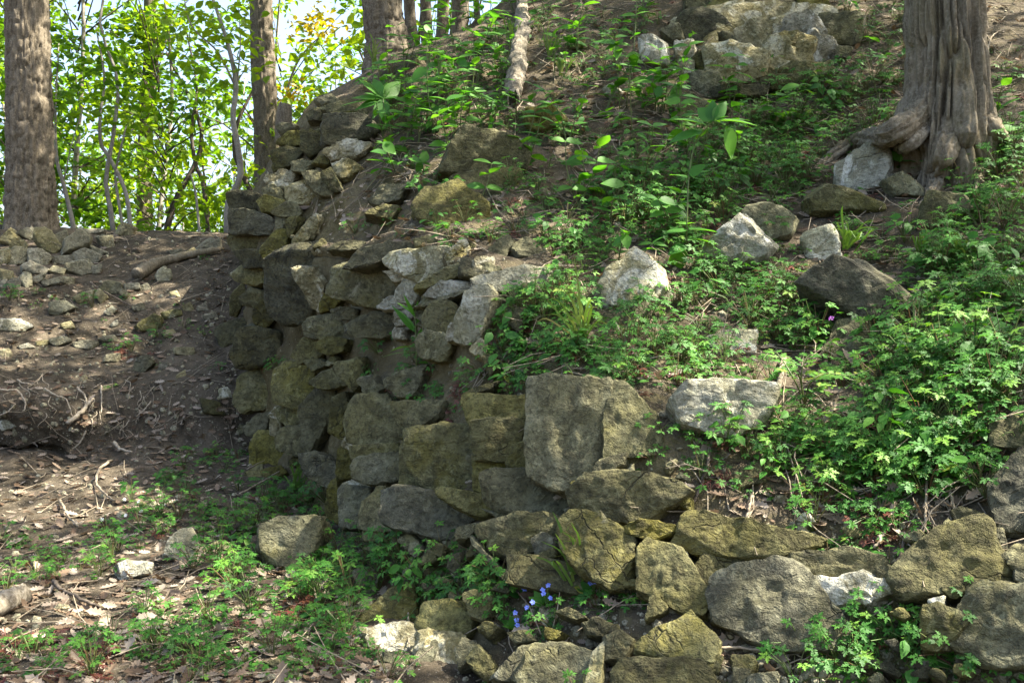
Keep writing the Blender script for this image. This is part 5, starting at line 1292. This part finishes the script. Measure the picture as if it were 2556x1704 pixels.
# branches, sticks and roots
def stick(name, label, c, pts, r0, r1, mat, cat="stick", lift=0.02, n=24, group=None, dd=None, seg=7, knots=True):
    P = []
    for (x, y) in pts:
        P.append(bl(*c(x, y), lift) if dd is None else q(c, x, y, dd))
    b = np.array(P[0]); P = curve_pts(np.array(P)-b, n); rg = np.random.default_rng(abs(int(pts[0][0]*7+pts[0][1])))
    P = P+rg.normal(size=P.shape)*min(r0*0.25, 0.0025)
    V, T = tube(P, np.linspace(r0, r1, n)*(1+0.05*rg.normal(size=n)), seg); o = put(name, npmesh(name, V, T, mat)); o.location = b
    tag(o, label, cat, group); return o
pp = [(1245, -60), (1222, 80), (1216, 250), (1186, 400), (1176, 520), (1160, 620), (1158, 690)]
bb = bl(*c2(1160, 760), 0); root = empty("dead_branch", tuple(bb)); tag(root, "thick pale dead branch lying down the slope with a splintered end", "branch")
PP = [bl(*c2(x, y), 0.05) for x, y in pp]
tm = trunk_mesh(np.array(PP)-bb, [0.032, 0.036, 0.038, 0.043, 0.044, 0.05, 0.056, 0.045, 0.012], 30, 170, 0.020, 90, 0.2, 77, None, M_WOOD, 0.35); put("limb", tm, root)
rgd = np.random.default_rng(41); ax = PP[-1]-PP[-2]; ax /= np.linalg.norm(ax); sd = np.cross(ax, [0, 0, 1]); sd /= np.linalg.norm(sd); nm = np.cross(sd, ax)
for k_ in range(9):                                   # jagged shards round the torn end
    t = k_*2*np.pi/9; ra = 0.036; e = sd*math.cos(t)+nm*math.sin(t); w_ = -sd*math.sin(t)+nm*math.cos(t); L = rgd.uniform(0.02, 0.13); bw = rgd.uniform(0.012, 0.02)
    p0 = PP[-1]-ax*0.05+e*ra-bb; tip = PP[-1]+ax*L+e*ra*rgd.uniform(0.8, 1.3)+w_*rgd.normal()*0.008-bb
    V = [p0+w_*bw, p0-w_*bw, p0-e*0.012, tip]; put("splinter", npmesh("splinter", V, np.array([[0, 3, 1], [1, 3, 2], [2, 3, 0], [0, 1, 2]]), M_WOOD, None, False), root)
for i0, (dx, dz), L in ((1, (-0.6, 0.8), 0.16), (2, (0.8, 0.6), 0.10), (4, (-0.9, 0.5), 0.07)):
    p0 = PP[i0]-bb; p1 = p0+np.array([dx, -0.2, dz])*L; V, T = tube(np.array([p0, (p0+p1)/2+[0, 0, .01], p1]), [0.012, 0.009, 0.006], 6); put("twig_stub", npmesh("twig_stub", V, T, M_WOOD), root)
stick("driftwood_branch", "thick mossy log propped on stones across the bank", c4, [(900, 385), (960, 340), (1040, 300), (1180, 265), (1330, 235), (1450, 215)], 0.06, 0.022, M_BARK_R, "log", 0.04, 30, seg=12)
stick("log", "broken log end lying in leaves at the path edge", c7, [(-120, 1170), (0, 1110), (90, 1070), (165, 1045)], 0.042, 0.036, M_WOOD, "log", 0.035, 16, seg=14)
SK = [(c2, [(905, 1085), (960, 1200), (1070, 1420), (1180, 1500), (1285, 1565)], .004, "arching bare twig above the pale band of stones"), (c9, [(205, 60), (185, 220), (100, 450), (50, 640), (50, 810)], .006, "long dark vine stem hanging down past the cracked flat stone"),
 (c9, [(1610, 90), (1640, 320), (1630, 540), (1590, 700)], .005, "long pale vine stem hanging over the big triangular wall stone"), (c9, [(1800, -40), (1770, 200), (1790, 340), (1840, 520)], .007, "stout bare stem hanging in the hollow under the lush herbs"),
 (c9, [(1425, 430), (1400, 570), (1300, 720)], .008, "pale broken stalk standing above the long flat wall stone"), (c9, [(488, 370), (470, 480), (435, 600)], .007, "bleached white stick propped on the cracked flat stone"),
 (c9, [(10, 1355), (200, 1365), (420, 1368), (640, 1388)], .006, "straight bleached stick lying across the lowest stones"), (c9, [(1500, 640), (1460, 790), (1375, 925)], .005, "dark leaning twig beside the big triangular wall stone"),
 (c9, [(2205, 715), (2120, 850), (2110, 1080)], .005, "thin bent stalk in front of the bluish lower boulder"), (c8, [(878, 275), (1000, 230), (1130, 158)], .006, "short forked twig stuck between wall stones"),
 (c8, [(1455, 390), (1540, 330), (1655, 262)], .010, "stubby brown stick jammed in a wall joint"), (c8, [(470, 1105), (470, 1250), (478, 1375)], .004, "thin dry stalk standing against pale mortar"), (c6, [(700, 940), (640, 1200), (560, 1320), (450, 1460)], .010, "curved bare root running below the pale sunlit boulder"),
 (c4, [(600, 430), (700, 490), (830, 560), (900, 600)], .008, "long dark stick lying down the bank"), (c4, [(1345, 70), (1430, 130), (1510, 200), (1740, 300)], .004, "thin pale twig bent towards the wall end"), (c4, [(1180, 540), (1300, 500), (1400, 470)], .006, "dry stick lying in the sunlit rubble by the wall"),
 (c7, [(735, 140), (650, 200), (630, 290), (690, 360), (740, 410)], .009, "curved dead stick lying on the ground below the bank"), (c7, [(395, 400), (430, 500), (510, 580)], .008, "short dead stick beside the white flowers"), (c7, [(340, 940), (430, 1010), (560, 1080), (640, 1110)], .009, "dark stick half buried in dead leaves"),
 (c7, [(1570, 360), (1700, 280), (1880, 170)], .006, "thin stick leaning against the wall foot"), (c5, [(1390, 1275), (1460, 1120), (1530, 980)], .0035, "dry straw stalk hanging over the biggest squared stone"), (c5, [(1530, 1010), (1700, 1060), (2000, 1150)], .003, "dry straw stalk lying along the ledge"),
 (c2, [(830, 560), (880, 660), (945, 810)], .004, "dry stalk crossing below the leafy sprout"), (c2, [(1500, 880), (1580, 980), (1640, 1080)], .004, "dry stalk on the slope under the bushy sprout"), (c2, [(1290, 400), (1400, 310), (1560, 230)], .006, "dead branch lying on the upper slope behind the splintered branch"),
 (c2, [(1440, 240), (1520, 170), (1590, 60), (1605, -20)], .010, "dark curved branch on the sunny upper slope"), (c3, [(2020, 370), (2050, 260), (2150, 200)], .006, "pale forked twig behind the ridged tree"), (c3, [(1575, 970), (1620, 1060), (1690, 1145)], .009, "bleached stick leaning at the foot of the ridged tree")]
for c, pts, r, lb in SK: stick("stick", lb, c, pts, r, r*0.5, M_TWIG_D if "dark" in lb else M_TWIG, "stick", 0.015+r)
RO = [([(0, 1130), (60, 1135), (120, 1140), (165, 1190), (170, 1240), (155, 1258)], .008, "curled white root end sticking out of the bank"), ([(290, 1120), (360, 1160), (430, 1190), (465, 1290)], .007, "thin pale root bending down the bank face"), ([(662, 1100), (672, 1180), (665, 1270)], .006, "short pale root hanging straight down the bank face"),
 ([(440, 1315), (520, 1265), (570, 1230), (610, 1190)], .017, "thick pale root slanting out of the bank"), ([(560, 1370), (530, 1440), (480, 1495)], .007, "thin root below the thick slanting root"), ([(760, 1470), (800, 1510), (870, 1540)], .012, "knotty root lying at the bank foot"), ([(500, 1110), (545, 1160), (555, 1210)], .008, "brown root above the thick slanting root"),
 ([(0, 1260), (60, 1235), (110, 1210)], .006, "pale root beneath the curled white root end"), ([(1000, 1195), (960, 1240), (900, 1290)], .006, "fine root in the dark soil near the wall end"), ([(110, 1060), (160, 1085), (230, 1085)], .006, "crooked root along the top of the bank face")]
for pts, r, lb in RO: stick("root", lb, c4, pts, r, r*0.45, M_ROOT, "root", 0.02+r)
for i in range(26):
    x = rg6.uniform(40, 1250); y = rg6.uniform(1010, 1330); pts = [(x, y)]; 
    for _ in range(3): x += rg6.normal()*25; y += rg6.uniform(10, 45); pts.append((x, y))
    stick("rootlet", "fine hair like rootlet dangling from the eroded bank face", c4, pts, 0.0032, 0.0012, M_ROOT, "root", 0.02, 12, "rootlets of the bank face", seg=4)

# more broad leaved sprouts standing on the upper slope and the crest
SPR = [(900, 250, 0.34), (960, 330, 0.30), (1010, 240, 0.42), (1060, 330, 0.34), (1090, 200, 0.4), (1130, 290, 0.3), (980, 170, 0.4), (1040, 120, 0.4), (1130, 110, 0.35), (1270, 180, 0.36), (1330, 130, 0.34), (1300, 330, 0.3), (1390, 260, 0.34), (1450, 330, 0.36), (1520, 260, 0.34), (1560, 330, 0.36), (1330, 480, 0.28), (1480, 440, 0.3),
  (1680, 260, 0.3), (1780, 320, 0.3), (900, 380, 0.26), (1100, 460, 0.28), (1250, 60, 0.35), (1480, 60, 0.35), (1200, 400, 0.26), (850, 430, 0.22), (930, 160, 0.36), (1540, 560, 0.26), (1700, 400, 0.3), (1400, 520, 0.26), (2020, 230, 0.3), (2300, 330, 0.26), (940, 290, 0.36), (1000, 300, 0.36), (1080, 260, 0.4), (1150, 200, 0.36), (1040, 380, 0.3), (880, 330, 0.28), (1210, 330, 0.3), (1420, 170, 0.36), (1600, 380, 0.34), (1560, 200, 0.36), (1080, 60, 0.3), (1180, 30, 0.3)]
for i, (x, y, hgt) in enumerate(SPR):
    rg = np.random.default_rng(900+i); b = bl(x*K, y*K, -0.01); root = empty("leafy_sprout", tuple(b))
    if y < 260 and x < 1200: lb = "broad leaved sprout on the crest behind the rosette plant"
    elif x < 1200: lb = "broad leaved sprout on the upper slope around the olive boulders"
    elif y < 200: lb = "broad leaved sprout on the sunny upper slope near the dead branch"
    elif x < 1640: lb = "broad leaved sprout on the slope between the dead branch and the outcrop"
    else: lb = "broad leaved sprout in the herbs below the outcrop and the ridged tree"
    tag(root, lb, "plant", "broad leaved sprouts of the slope")
    for st_ in range(rg.integers(1, 4)):
        tip = np.array([rg.normal()*0.08, rg.normal()*0.06-0.05, hgt*rg.uniform(0.65, 1.2)]); P = curve_pts([np.array([rg.normal()*0.01, 0, 0]), tip*0.5+np.array([rg.normal()*0.02, 0, 0.02]), tip], 24)
        V, T = tube(P, np.linspace(0.0035, 0.0018, 24), 5); put("stem", npmesh("stem", V, T, M_STEM, np.full(len(V), rg.uniform(0.2, 0.7))), root)
        for k_, ix in enumerate(np.linspace(7, 23, rg.integers(3, 6)).astype(int)):
            a = k_*1.57+rg.uniform(0, 0.8)
            for sg in (0, np.pi):
                L = rg.uniform(0.06, 0.12); v = np.array([math.cos(a+sg), math.sin(a+sg)*0.8, rg.uniform(-0.2, 0.45)]); v /= np.linalg.norm(v)
                leaf_obj(root, np.zeros(3), P[ix], P[ix]+v*L, 0.30*rg.uniform(0.8, 1.2), M_SAP, rg)
